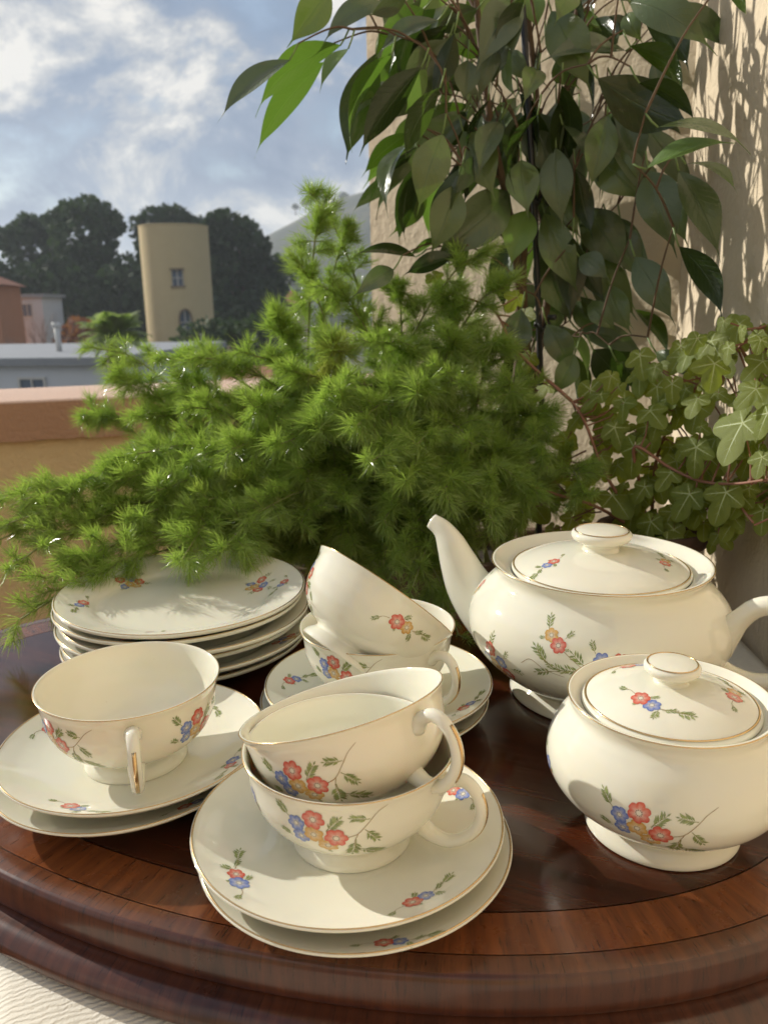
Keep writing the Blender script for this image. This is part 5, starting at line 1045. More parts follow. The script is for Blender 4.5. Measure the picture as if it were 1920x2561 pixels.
# ---- shapes
CUP_OUT = [(p[0], p[1]) for p in catmull([(.0283, 0), (.0290, .0008), (.0284, .0030), (.0262, .0062), (.0242, .0086), (.0252, .0100), (.0310, .0122), (.0382, .0172), (.0438, .0245), (.0470, .0330), (.0480, .0405), (.0489, .0460), (.0505, .0500)], 5)]
CUP_IN = [(p[0], p[1]) for p in catmull([(.0505, .0500), (.0503, .0508), (.0496, .0508), (.0486, .0490), (.0468, .0420), (.0455, .0335), (.0425, .0255), (.0368, .0180), (.0290, .0135), (.0150, .0118), (.0005, .0116)], 5)]
CUP_UNDER = [(.0005, .0085), (.020, .0085), (.0225, .006), (.0245, .002), (.0262, .0002), (.0283, 0)]
def cup(label, loc, handle_ang, sprays, tilt=None, group='floral teacups', seed=0):
    t = thing('teacup', label, 'teacup', loc, group=group)
    if tilt is not None:
        q = Vector((0, 0, 1)).rotation_difference(Vector(tilt).normalized()); t.rotation_mode = 'QUATERNION'; t.rotation_quaternion = q
    v, f = lathe(CUP_UNDER + CUP_OUT[1:] + CUP_IN[1:], 112); mesh_obj('bowl', v, f, M['porcelain'], t)
    ringline(.0504, .05065, .00042, 'gilt_line', t)
    # handle
    ca, sa = math.cos(handle_ang), math.sin(handle_ang)
    prof = catmull([(.0455, .0385), (.0500, .0425), (.0575, .0445), (.0630, .0408), (.0662, .0330), (.0650, .0240), (.0590, .0160), (.0510, .0115), (.0425, .0125), (.0365, .0165)], 4)
    m = len(prof); rad = [.0027 + .0016 * abs(2 * i / (m - 1) - 1) ** 3 for i in range(m)]
    mb = MB(); mb.tube([(p[0] * ca, p[0] * sa, p[1]) for p in prof], rad, 14, flat=1.2, up=(ca, sa, 0) if False else (0, 0, 1)); h = mb.build('handle', M['porcelain'], t)
    mb = MB(); pp = prof[int(m * .36):int(m * .68)]
    pl = []
    for i in range(len(pp)):
        a = pp[max(i - 1, 0)]; b_ = pp[min(i + 1, len(pp) - 1)]; d = (b_ - a) / np.linalg.norm(b_ - a); p = pp[i] + np.array([-d[1], d[0]]) * .0025; pl.append(((p[0]) * ca, (p[0]) * sa, p[1]))
    mb.tube(pl, .0005, 6, flat=2.2); mb.build('gilt_line', M['gold'], h)
    for (kind, ang, z, rot, sc) in sprays:
        sp = spray_main(seed) if kind == 'A' else spray_two(*( (BLUE, RED) if kind == 'C' else (RED, BLUE) if kind == 'B' else (RED, YEL)), seed)
        stamp(sp, CUP_OUT, near(CUP_OUT, 1, z, 30), ang, rot, t, sc)
    return t
SAU_TOP = [(p[0], p[1]) for p in catmull([(.0750, .0172), (.0748, .0180), (.0738, .0180), (.0700, .0163), (.0620, .0128), (.0520, .0096), (.0420, .0076), (.0330, .0064), (.0290, .0057), (.0250, .0055), (.0005, .0055)], 5)]
SAU_UNDER = [(.0005, .0022), (.036, .0022), (.0385, .0002), (.0415, 0), (.0432, .0022), (.052, .0058), (.063, .0098), (.0715, .0142), (.0750, .0172)]
def saucer(label, loc, sprays, rx=0, ry=0, seed=0):
    t = thing('saucer', label, 'saucer', loc, (rx, ry, 0), group='cream saucers with gilt rims')
    v, f = lathe([(p[0], p[1]) for p in catmull(SAU_UNDER, 3)] + SAU_TOP[1:], 128); mesh_obj('dish', v, f, M['porcelain'], t)
    ringline(.0741, .01815, .00045, 'gilt_line', t, seg=128)
    for (kind, ang, r, rot, sc) in sprays:
        sp = spray_two(RED, BLUE, seed, flip=1) if kind == 'B' else spray_two(BLUE, RED, seed, flip=-1) if kind == 'C' else spray_two(RED, YEL, seed)
        stamp(sp, SAU_TOP, near(SAU_TOP, 0, r, 8), ang, rot, t, sc)
    return t
PL_TOP = [(p[0], p[1]) for p in catmull([(.0958, .0150), (.0957, .0160), (.0945, .0163), (.0900, .0150), (.0820, .0124), (.0740, .0100), (.0690, .0078), (.0650, .0056), (.0600, .0046), (.0500, .0043), (.0005, .0043)], 5)]
PL_UNDER = [(.0005, .0018), (.052, .0018), (.0545, .0001), (.058, 0), (.0605, .0022), (.068, .0045), (.077, .0080), (.088, .0112), (.0950, .0135), (.0958, .0150)]
def plate(label, loc, sprays, rx=0, ry=0, seed=0):
    t = thing('plate', label, 'plate', loc, (rx, ry, 0), group='stacked cream dessert plates')
    v, f = lathe([(p[0], p[1]) for p in catmull(PL_UNDER, 3)] + PL_TOP[1:], 144); mesh_obj('dish', v, f, M['porcelain'], t)
    ringline(.0947, .01645, .00045, 'gilt_line', t, seg=144)
    for (kind, ang, r, rot, sc) in sprays:
        sp = spray_cluster(seed, sc) if kind == 'K' else spray_two(RED, BLUE, seed)
        stamp(sp, PL_TOP, near(PL_TOP, 0, r, 8), ang, rot, t, sc if kind != 'K' else 1)
    return t
D = R
# plates (bottom to top)
PZ = [(.0000, .000, .003), (.0080, .003, -.001), (.0165, -.002, .002), (.0245, .003, -.002), (.0315, -.002, .001), (.0385, 0, 0)]
PLn = ['bottom plate of the six-plate stack, resting on the tray', 'second plate from the bottom of the six-plate stack', 'third plate from the bottom of the six-plate stack', 'third plate from the top of the six-plate stack', 'second plate from the top of the stack, flowers half hidden', 'top plate of the stack, dappled with fern shadows']
for i, (z, dx, dy) in enumerate(PZ):
    sp = [('K', D(-50), .083, 0, .9), ('K', D(-38), .083, 0, .8), ('B', D(-100), .083, 0, 1)] if i == 4 else [('K', D(-60 + 40 * i), .083, 0, .9)]
    if i == 5: sp = [('K', D(143), .068, D(180), 1.05), ('K', D(29), .064, D(180), 1.1), ('B', D(14), .078, D(160), .8), ('B', D(-166), .076, D(0), .95), ('B', D(-94), .072, D(90), .6)]
    plate(PLn[i], (-.1594 + dx, .6075 + dy, z), sp, rx=R(random.uniform(-.4, .4)) if i < 5 else R(.5), ry=R(random.uniform(-.5, .5)) if i < 5 else R(.2), seed=i)
# left group
saucer('lower saucer of the left pair, resting on the tray', (-.1495, .4235, 0), [('B', D(-45), .063, 0, .9), ('B', D(60), .06, 0, .9)], ry=R(-.5), seed=1)
saucer('upper saucer of the left pair, under the single teacup', (-.1466, .4262, .0090), [('B', D(-103), .062, D(-6), 1), ('B', D(158), .060, D(165), .95), ('C', D(-20), .063, D(0), .9), ('B', D(62), .062, D(180), .9)], seed=2)
cup('teacup standing alone on the left saucers, handle toward the viewer', (-.1463, .4250, .0145), D(-72), [('A', D(-27), .030, 0, .95), ('A', D(-133), .033, D(0), .92), ('A', D(100), .03, 0, .9)], seed=1)
# front group
saucer('lower saucer of the front pair, at the front of the tray', (-.0165, .3440, 0), [('B', D(-76), .067, 0, .9)], seed=3)
saucer('upper saucer of the front pair, under two nested teacups', (-.0200, .3470, .0090), [('C', D(-143), .060, D(-38), 1), ('B', D(-58), .061, D(22), .95), ('C', D(25), .062, D(180), .9)], seed=4)
cup('lower teacup of the front nested pair, upright on its saucer', (-.0186, .3500, .0145), D(-25), [('A', D(-107), .0335, D(4), .98), ('C', D(-156), .033, D(-60), .85)], seed=2)
n1 = Vector((-.237, .215, .947)).normalized(); c1 = Vector((-.0223, .3602, .0808)) - n1 * .0505
cup('upper teacup of the front nested pair, tipped toward the left', c1, D(-42), [('A', D(-118), .0300, D(4), .95)], tilt=n1, seed=3)
# back group
saucer('lower saucer of the middle pair, behind the front cups', (-.0085, .4930, 0), [('B', D(-60), .063, 0, 1)], ry=R(.4), seed=5)
saucer('upper saucer of the middle pair, behind the front cups', (-.0056, .4965, .0090), [('B', D(168), .060, D(170), .9), ('B', D(-30), .063, D(0), .85), ('C', D(50), .062, D(180), .9)], seed=6)
cup('lower teacup of the middle pair, upright under the tipped cup', (-.0058, .4990, .0145), D(-44), [('A', D(-124), .034, D(2), .95), ('C', D(-165), .030, D(-40), .7)], seed=4)
n2 = Vector((.578, .35, .74)).normalized(); c2 = Vector((.0003, .494, .0895)) - n2 * .0505
cup('tipped teacup leaning steeply in the middle cup, foot toward the left', c2, D(75), [('D', D(-72), .036, D(25), 1.0), ('A', D(-175), .030, D(-60), .8)], tilt=n2, seed=5)

# ------------------------------------------------------------------ teapot and sugar bowl
def pot_body(outer, inner, t, name='body'):
    v, f = lathe(outer + inner, 144); return mesh_obj(name, v, f, M['porcelain'], t)
def cm(p, n=5): return [(q[0], q[1]) for q in catmull(p, n)]
def teapot():
    t = thing('teapot', 'large round cream teapot with floral sprays and gilt rim', 'teapot', (.1467, .5300, 0))
    O = cm([(.0575, 0), (.0590, .0010), (.0582, .0040), (.0552, .0080), (.0530, .0110), (.0560, .0135), (.0660, .0195), (.0770, .0290), (.0855, .0400), (.0888, .0500), (.0882, .0600), (.0840, .0700), (.0770, .0785), (.0715, .0838), (.0695, .0880), (.0705, .0925), (.0730, .0955)])
    I = cm([(.0730, .0955), (.0725, .0963), (.0712, .0962), (.0680, .0935), (.0640, .0905), (.0610, .0893), (.0595, .0880), (.0600, .0840), (.0700, .0750), (.0800, .0560), (.0700, .0250), (.0005, .0160)])
    b = pot_body([(.0005, .006), (.050, .006), (.053, .001)] + O, I[1:], t)
    ringline(.0729, .0961, .00055, 'gilt_line', t, seg=144)
    stamp(spray_pot(), O, near(O, 1, .0600, 20), D(-112), D(0), t, 1.08)
    stamp(spray_cluster(2, 1.3), O, near(O, 1, .041, 20), D(-150), D(-20), t)
    stamp(spray_two(RED, YEL, 9), O, near(O, 1, .074, 20), D(-190), D(-60), t, .8)
    stamp(spray_two(RED, YEL, 10), O, near(O, 1, .078, 20), D(10), D(20), t, .8)
    stamp(spray_cluster(4, 1.0), O, near(O, 1, .022, 20), D(-88), 0, t)
    # lid with knob
    L = cm([(.0590, .0880), (.0597, .0893), (.0594, .0908), (.0578, .0920), (.0520, .0950), (.0420, .0985), (.0300, .1012), (.0200, .1028), (.0145, .1034), (.0005, .1036)])
    v, f = lathe(L, 128); lid = mesh_obj('lid', v, f, M['porcelain'], t)
    ringline(.0582, .0921, .0007, 'gilt_line', lid, seg=128)
    Kp = cm([(.0130, .1030), (.0118, .1045), (.0118, .1065), (.0150, .1090), (.0185, .1110), (.0200, .1132), (.0200, .1150), (.0186, .1166), (.0172, .1170), (.0150, .1178), (.0100, .1186), (.0005, .1190)], 4)
    v, f = lathe(Kp, 64); kn = mesh_obj('knob', v, f, M['porcelain'], lid)
    ringline(.0176, .1172, .0005, 'gilt_line', lid, seg=64)
    stamp(spray_two(RED, BLUE, 1), L, near(L, 0, .040, 10), D(-158), D(-60), lid, .85)
    stamp(spray_two(RED, YEL, 2), L, near(L, 0, .043, 10), D(-22), D(20), lid, .85)
    # spout: oval sections swept along an S curve
    ax = Vector((-.846, .533, 0)).normalized()
    path = [(.070, .036), (.086, .047), (.099, .061), (.108, .078), (.1150, .0925), (.1215, .1015), (.1305, .1070)]
    P = catmull(path, 5); m = len(P)
    rad = [.0210 * (1 - i / (m - 1)) ** 1.15 + .0052 + .0010 * max(0, i / (m - 1) - .8) * 5 for i in range(m)]
    mb = MB(); mb.tube([tuple(ax * p[0] + Vector((0, 0, p[1]))) for p in P], rad, 24, cap=False, flat=.82)
    n0 = len(mb.v); inner = []
    # inner wall of the mouth
    Pi = P[-8:][::-1]; ri = [r_ * .72 for r_ in rad[-8:][::-1]]
    mb2 = MB(); mb2.tube([tuple(ax * p[0] + Vector((0, 0, p[1]))) for p in Pi], ri, 24, cap=False, flat=.82)
    k0 = len(mb.v); mb.v += mb2.v; mb.u += mb2.u; mb.f += [tuple(i + k0 for i in q) for q in mb2.f]
    e = (m - 1) * 24
    for k in range(24): mb.f.append((e + k, e + (k + 1) % 24, k0 + (24 - 0 + (k + 1)) % 24, k0 + k))
    mb.build('spout', M['porcelain'], t)
    # handle
    P = catmull([(.078, .052), (.084, .060), (.0905, .0700), (.100, .0800), (.112, .0830), (.124, .0770), (.131, .0610), (.129, .0460), (.119, .0350), (.104, .0300), (.088, .0310), (.078, .034)], 4); m = len(P)
    rad = [.0062 + .0065 * max(0, 1 - i / (m * .22)) ** 1.5 + .004 * max(0, (i / (m - 1) - .82) / .18) ** 2 for i in range(m)]
    hx = Vector((.846, -.533, 0)).normalized()
    mb = MB(); mb.tube([tuple(hx * p[0] + Vector((0, 0, p[1]))) for p in P], rad, 18, flat=1.0); mb.build('handle', M['porcelain'], t)
teapot()
def sugar():
    t = thing('sugar_bowl', 'lidded cream sugar bowl with floral spray, front right of the tray', 'sugar bowl', (.1425, .3750, 0))
    O = cm([(.0378, 0), (.0390, .0010), (.0384, .0035), (.0358, .0070), (.0342, .0092), (.0370, .0112), (.0455, .0165), (.0540, .0245), (.0590, .0330), (.0603, .0400), (.0592, .0475), (.0558, .0555), (.0515, .0618), (.0487, .0660), (.0488, .0700), (.0503, .0730)])
    I = cm([(.0503, .0730), (.0499, .0737), (.0489, .0736), (.0468, .0716), (.0448, .0695), (.0432, .0680), (.0430, .0640), (.0490, .0560), (.0530, .0400), (.0450, .0220), (.0005, .0140)])
    pot_body([(.0005, .005), (.033, .005), (.0355, .001)] + O, I[1:], t)
    ringline(.0502, .0735, .00050, 'gilt_line', t, seg=144)
    stamp(spray_main(7), O, near(O, 1, .0345, 20), D(-120), D(3), t, 1.02)
    stamp(spray_two(BLUE, RED, 8), O, near(O, 1, .036, 20), D(-178), D(-40), t, .8)
    L = cm([(.0425, .0672), (.0433, .0685), (.0433, .0700), (.0420, .0714), (.0375, .0740), (.0300, .0772), (.0200, .0800), (.0120, .0812), (.0085, .0815), (.0005, .0816)])
    v, f = lathe(L, 128); lid = mesh_obj('lid', v, f, M['porcelain'], t)
    ringline(.0413, .0720, .0008, 'gilt_line', lid, seg=128)
    Kp = cm([(.0098, .0808), (.0080, .0822), (.0080, .0835), (.0105, .0855), (.0130, .0872), (.0138, .0890), (.0136, .0904), (.0126, .0914), (.0118, .0917), (.0060, .0926), (.0005, .0928)], 4)
    v, f = lathe(Kp, 64); mesh_obj('knob', v, f, M['porcelain'], lid)
    ringline(.0121, .0918, .00045, 'gilt_line', lid, seg=64)
    stamp(spray_two(RED, BLUE, 3), L, near(L, 0, .025, 10), D(-138), D(6), lid, 1.0)
    stamp(spray_two(RED, YEL, 4), L, near(L, 0, .030, 10), D(-15), D(10), lid, .9)
    stamp(spray_two(RED, BLUE, 5), L, near(L, 0, .030, 10), D(110), D(180), lid, .9)
sugar()
# ------------------------------------------------------------------ planter, pots
def planter():
    t = thing('planter_box', 'masonry planter box behind the tray, hidden under the fern', 'planter', (0.035, 0.985, FLOOR_Z))
    h = -0.03 - FLOOR_Z; w, d, th = .56, .17, .02
    mb = MB()
    for c, s in (((0, -d/2 + th/2, h/2), (w, th, h)), ((0, d/2 - th/2, h/2), (w, th, h)), ((-w/2 + th/2, 0, h/2), (th, d - 2*th - .002, h)), ((w/2 - th/2, 0, h/2), (th, d - 2*th - .002, h))): mb.box(c, s, 0, .003)
    mb.build('box', simple_mat('terracotta_render', (0.13, 0.075, 0.05), 0.9, 0.15, 20, .001), t, smooth=False)
    mb = MB(); mb.box((0, 0, h - .08), (w - 2*th - .004, d - 2*th - .004, .12)); stuff(mb.build('soil', simple_mat('dark_potting_soil', (0.035, 0.024, 0.016), 0.95, 0.4, 90, .004, 120), t, smooth=False))
planter()
def ivy_pot():
    t = thing('ivy_pot', 'clay pot of the ivy standing on the cloth behind the teapot', 'flower pot', (0.262, 0.770, CLOTH_Z))
    prof = [(.0005, .001), (.034, .001), (.036, .003), (.047, .074), (.052, .075), (.053, .090), (.050, .091), (.046, .089), (.045, .080), (.0005, .080)]
    v, f = lathe(prof, 48); mesh_obj('pot', v, f, simple_mat('clay_pot', (0.09, 0.05, 0.035), 0.85, 0.15, 40), t)
ivy_pot()

# ------------------------------------------------------------------ ficus
M['leaf0'] = leaf_mat('ficus_leaf_dark', (0.020, 0.033, 0.011), (0.085, 0.115, 0.050), (0.10, 0.20, 0.02), 0.24, .13, vein=True)
M['leaf1'] = leaf_mat('ficus_leaf_mid', (0.024, 0.042, 0.012), (0.11, 0.15, 0.055), (0.16, 0.32, 0.02), .24, .16, vein=True)
M['leaf2'] = leaf_mat('ficus_leaf_young', (0.06, 0.115, 0.018), (0.15, 0.24, 0.06), (0.15, 0.29, 0.03), .30, .36, vein=True)
M['leaf3'] = leaf_mat('ficus_leaf_glossy', (0.024, 0.038, 0.020), (0.10, 0.13, 0.075), (0.10, 0.20, 0.03), .18, .18, vein=True)
M['stem'] = simple_mat('ficus_bark', (0.12, 0.075, 0.042), 0.8, 0.25, 60, .0006, 300)
M['vein'] = simple_mat('pale_leaf_vein', (0.16, 0.24, 0.07), 0.5)
M['black'] = simple_mat('black_plastic_cane', (0.015, 0.016, 0.018), 0.4)
def leaf_mesh(B, T, W, ang, tone, parent, cam_pos=Vector((0, 0, .2675))):
    B, T = Vector(B), Vector(T); T = T + (T - B) * .10; W = W * .84; L = (T - B).length; X = (T - B).normalized()
    view = (B - cam_pos).normalized(); side = X.cross(view).normalized(); nn = side.cross(X).normalized()
    side, nn = side * math.cos(ang) + nn * math.sin(ang), nn * math.cos(ang) - side * math.sin(ang)
    if nn.z < 0: nn = -nn; side = -side      # upper side of the leaf faces up
    nu, nt_ = 6, 16; v = []; f = []; u_ = []
    bend = random.uniform(.05, .17) * L; fold = random.uniform(.10, .50); wave = random.uniform(0, 6); sw = random.uniform(-.06, .06) * L
    for i in range(nt_ + 1):
        t = i / nt_
        w = (math.sin(PI * min(t / .88, 1) ** .90) ** .98) if t < .88 else 0
        w = max(w, .055 * (1 - t) / .14 + .010) if t > .70 else max(w, .02)
        c = X * (L * t) + nn * (4 * t * (1 - t) * bend - max(0, t - .8) * .25 * L * .4) + side * (sw * math.sin(PI * t))
        for j in range(nu + 1):
            q = j / nu * 2 - 1; ww = q * w * W / 2
            u_.append((q, t)); v.append(c + side * ww + nn * (abs(q) * w * W * fold * .5 - q * q * w * W * .06 + .012 * W * math.sin(t * 11 + wave + (q > 0) * 1.5) * abs(q)))
    for i in range(nt_):
        for j in range(nu):
            a = i * (nu + 1) + j; f.append((a, a + nu + 1, a + nu + 2, a + 1))
    # petiole and midrib
    o = mesh_obj('leaf', v, f, M['leaf%d' % tone], parent, B, uvs=u_)
    return o, X, nn
def ficus():
    t = thing('ficus_plant', 'tall weeping ficus with dark glossy drip-tipped leaves in front of the cream wall', 'plant', (0, 0, 0))
    stems = [[(.150, .985, -.10), (.165, .975, .10), (.172, .965, .17), (.161, .955, .31), (.172, .95, .45), (.15, .95, .62), (.14, .95, .82)],
             [(.165, .99, -.10), (.178, .985, .10), (.182, .97, .19), (.195, .965, .30), (.200, .96, .44), (.215, .955, .60), (.23, .95, .80)],
             [(.140, .98, -.10), (.150, .97, .10), (.160, .96, .22), (.150, .95, .33), (.120, .945, .46), (.100, .94, .60), (.08, .93, .75)]]
    sp = []
    for s in stems:
        P = catmull(s, 6); m = len(P); mb = MB(); mb.tube([tuple(p) for p in P], [.0060 - .0036 * i / m for i in range(m)], 8); mb.build('stem', M['stem'], t); sp += [Vector(p) for p in P]
    tw = MB(); pet = MB(); rib = MB()
    cen = Vector((.165, .96, .4))
    for k, (bx, by, bz, tx, ty, tz, W, ang, tone) in enumerate(sorted(FICUS_LEAVES, key=lambda a: math.hypot(a[0] - .165, a[1] - .96))):
        o, X, nn = leaf_mesh((bx, by, bz), (tx, ty, tz), W, ang, tone, t)
        B = Vector((bx, by, bz)); d = X
        # petiole back to a twig node
        n0 = B - d * .012 + Vector((0, 0, .008))
        # nearest point on stems slightly below
        best = min(sp, key=lambda p: (p - (n0 + Vector(((.165 - n0.x) * .22, 0, -.035)))).length)
        pet.tube([B, B - d * .006 + Vector((0, 0, .003)), n0], [.0009, .0009, .0010], 5)
        mid = best.lerp(n0, .55) + Vector((0, 0, .10 * (n0 - best).length + random.uniform(-.003, .003)))
        q = catmull([tuple(best), tuple(best.lerp(mid, .5) + Vector((0, 0, .003))), tuple(mid), tuple(n0)], 3)
        sp += [Vector(p) for p in q[len(q) // 2:]]
        tw.tube([tuple(p) for p in q], [.0013 - .0006 * i / len(q) for i in range(len(q))], 5, cap=False)
    stuff(tw.build('twigs', M['stem'], t)); stuff(pet.build('petioles', M['vein'], t))
    c = thing('support_cane', 'thin black plastic cane tied to the ficus stems', 'cane', (.186, .940, -.06))
    mb = MB(); mb.tube([(0, 0, 0), (-.002, .003, .22), (-.016, .0, .42), (-.036, -.01, .62)], .0034, 10); mb.build('rod', M['black'], c)
    for z, dx in ((.435, -.016), (.30, -.007)):
        mb = MB(); mb.tube([(dx - .006 + .022 * (q / 12), .004 * math.sin(q * 1.3), z + .006 * math.sin(q)) for q in range(13)], .0016, 6)
        mb.box((dx + .020, -.004, z - .004), (.014, .004, .007), .4, .001); mb.box((dx + .012, -.006, z + .010), (.010, .004, .006), -.5, .001); mb.build('tie', M['black'], c)
ficus()

# ------------------------------------------------------------------ ivy
M['ivy'] = leaf_mat('ivy_leaf', (0.165, 0.215, 0.035), (0.24, 0.29, 0.07), (0.45, 0.55, 0.05), 0.34, .38, .45)
M['ivy_vein'] = simple_mat('ivy_vein', (0.42, 0.48, 0.20), 0.5, .1)
M['ivy_stem'] = simple_mat('reddish_ivy_stem', (0.28, 0.13, 0.085), 0.6, 0.2, 80)
def ivy_meshes():
    out = []
    for s in range(6):
        r = random.Random(50 + s)
        lobes = [(-135, .40), (-68, .66 + r.uniform(-.1, .1)), (0, 1.0), (68, .66 + r.uniform(-.1, .1)), (135, .40)]
        if s >= 4: lobes = [(-130, .42), (-62, .52), (0, .95), (62, .52), (130, .42)]
        notch = .56 + .08 * r.random() + (.1 if s >= 4 else 0)
        def rad(a):
            best = 0
            for i in range(5):
                la, lr = lobes[i]; d = abs(a - la)
                wdt = 36 if i in (1, 3) else 32 if i == 2 else 30
                best = max(best, lr * max(0, 1 - (d / wdt) ** 1.5 * (1 - notch)) if d < wdt else 0)
            base = notch * .8 * (1 - .45 * max(0, (abs(a) - 120) / 60))
            return max(best, base * .9)
        n = 56; v = [(0, 0, 0)]; f = []
        for k, q in enumerate((.33, .68, 1.0)):
            for i in range(n + 1):
                a = -172 + 344 * i / n; rr = rad(a) * .62 * (1 + (.012 * r.uniform(-1, 1) if k == 2 else 0)); x = math.cos(R(a)) * rr * q; y = math.sin(R(a)) * rr * q
                dv = min(abs(a - l[0]) for l in lobes)
                z = -.10 * q * q * rr + .035 * math.sin(min(dv, 34) / 34 * PI) * q * rr - .13 * (x * x if x > 0 else 0)
                v.append((x, y, z))
        m = n + 1
        for i in range(n): f.append((0, 1 + i, 2 + i))
        for k in range(2):
            for i in range(n): a0 = 1 + k * m + i; f.append((a0, a0 + m, a0 + m + 1, a0 + 1))
        nf = len(f)
        for la, lr in lobes:
            ca, sa = math.cos(R(la)), math.sin(R(la)); L = rad(la) * .62; b0 = len(v); K_ = 5
            for i in range(K_ + 1):
                q = i / K_ * .93; rr = L * q; w = .011 * (1 - q * .85); x, y = ca * rr, sa * rr
                z = -.10 * q * q * L - .13 * (x * x if x > 0 else 0) + .0035
                v += [(x - sa * w, y + ca * w, z), (x + sa * w, y - ca * w, z)]
            for i in range(K_): a0 = b0 + 2 * i; f.append((a0, a0 + 1, a0 + 3, a0 + 2))
            for sg in (-1, 1):
                for q in (.35, .6):
                    rr = L * q; x, y = ca * rr, sa * rr; a2 = R(la) + sg * .75; l2 = L * .30 * (1.1 - q); ex, ey = x + math.cos(a2) * l2, y + math.sin(a2) * l2
                    z0 = -.10 * q * q * L - .13 * (x * x if x > 0 else 0) + .003; b0 = len(v)
                    v += [(x - sa * .004, y + ca * .004, z0), (x + sa * .004, y - ca * .004, z0), (ex, ey, z0 + .006)]; f.append((b0, b0 + 1, b0 + 2))
        me = bpy.data.meshes.new('leaf'); me.from_pydata(v, [], f); me.materials.append(M['ivy']); me.materials.append(M['ivy_vein'])
        me.polygons.foreach_set('material_index', [0] * nf + [1] * (len(f) - nf)); me.polygons.foreach_set('use_smooth', [True] * len(f)); me.update(); out.append(me)
    return out
def ivy():
    t = thing('ivy_plant', 'trailing green ivy with pale-veined lobed leaves beside the right wall', 'ivy', (0, 0, 0)); ms = ivy_meshes()
    stems = [[(.262, .775, .04), (.245, .765, .10), (.235, .75, .135), (.262, .73, .118), (.278, .70, .112), (.29, .66, .118), (.30, .62, .13)],
             [(.265, .78, .04), (.27, .79, .12), (.285, .76, .18), (.295, .73, .205), (.30, .70, .225), (.31, .68, .245)],
             [(.26, .775, .04), (.22, .79, .10), (.20, .80, .15), (.19, .82, .17), (.17, .84, .19)],
             [(.26, .775, .04), (.21, .78, .07), (.17, .77, .085), (.13, .76, .10)],
             [(.27, .77, .04), (.29, .74, .09), (.30, .69, .10), (.30, .64, .09)],
             [(.19, .82, .17), (.14, .87, .22), (.12, .90, .26), (.07, .92, .28)]]
    sp = []; sb = MB()
    for s in stems:
        P = catmull(s, 7); m = len(P); mb = MB(); mb.tube([tuple(p) for p in P], [.0019 - .0009 * i / m for i in range(m)], 7); mb.build('stem', M['ivy_stem'], t); sp += [Vector(p) for p in P]
    random.seed(77)
    for (x, y, z, s, yaw, pit) in IVY_LEAVES:
        o = bpy.data.objects.new('leaf', ms[random.choice([0, 0, 1, 1, 2, 3, 4, 5])]); link(o, t)
        p = Vector((x, y, z)); view = (Vector((0, 0, .2675)) - p).normalized()
        nrm = (view * 1.0 + Vector((-.55, .10, .55)) + Vector((random.gauss(0, .38), random.gauss(0, .3), random.gauss(0, .32)))).normalized()
        tip = Vector((random.gauss(0, .55), 0, -1)); tip = (tip - nrm * tip.dot(nrm)).normalized(); yv = nrm.cross(tip)
        rot = Matrix((tip, yv, nrm)).transposed().to_4x4()
        o.matrix_world = Matrix.Translation(p - tip * s * .18) @ rot @ Matrix.Scale(min(s * random.uniform(1.05, 1.35), .060), 4)
        b0 = p - tip * s * .18; best = min(sp, key=lambda q: (q - b0).length)
        d = best - b0
        if d.length > .05: best = b0 + d.normalized() * .05
        sb.tube([tuple(b0), tuple(b0.lerp(best, .5) - nrm * .008), tuple(best - nrm * .004)], [.0007, .0008, .0010], 5, cap=False)
    stuff(sb.build('petioles', M['ivy_stem'], t))
ivy()

# ------------------------------------------------------------------ asparagus fern
def fern_mat():
    m, nt, o = new_mat('fern_needles'); N = NT(nt); co = N.coord('Object')
    n = N.noise(co, 14, 3, 0.5); n2 = N.noise(co, 400, 2, .5)
    c = N.mix(n, (0.155, 0.250, 0.055), (0.38, 0.48, 0.15)); c = N.mix(N.math('MULTIPLY', n2, .5), c, (0.30, 0.36, 0.11))
    br_ = N.ramp(N.noise(co, 9, 2, .5), [(0.66, (0, 0, 0)), (0.74, (1, 1, 1))])
    c = N.mix(N.math('MULTIPLY', br_, .5), c, (0.36, 0.31, 0.10))
    b = N.bsdf(Base_Color=c, Roughness=0.22); b.inputs['Specular IOR Level'].default_value = 0.7
    tr = N.node('ShaderNodeBsdfTranslucent'); N.put(tr.inputs[0], N.mix(1.0, c, (1.5, 1.7, .8), 'MULTIPLY'))
    mx = N.node('ShaderNodeMixShader'); mx.inputs[0].default_value = .44
    N.l.new(b.outputs[0], mx.inputs[1]); N.l.new(tr.outputs[0], mx.inputs[2]); N.l.new(mx.outputs[0], o.inputs[0]); return m
M['needle'] = fern_mat()
M['fern_stem'] = simple_mat('fern_stem', (0.22, 0.24, 0.09), 0.6, 0.2, 80)
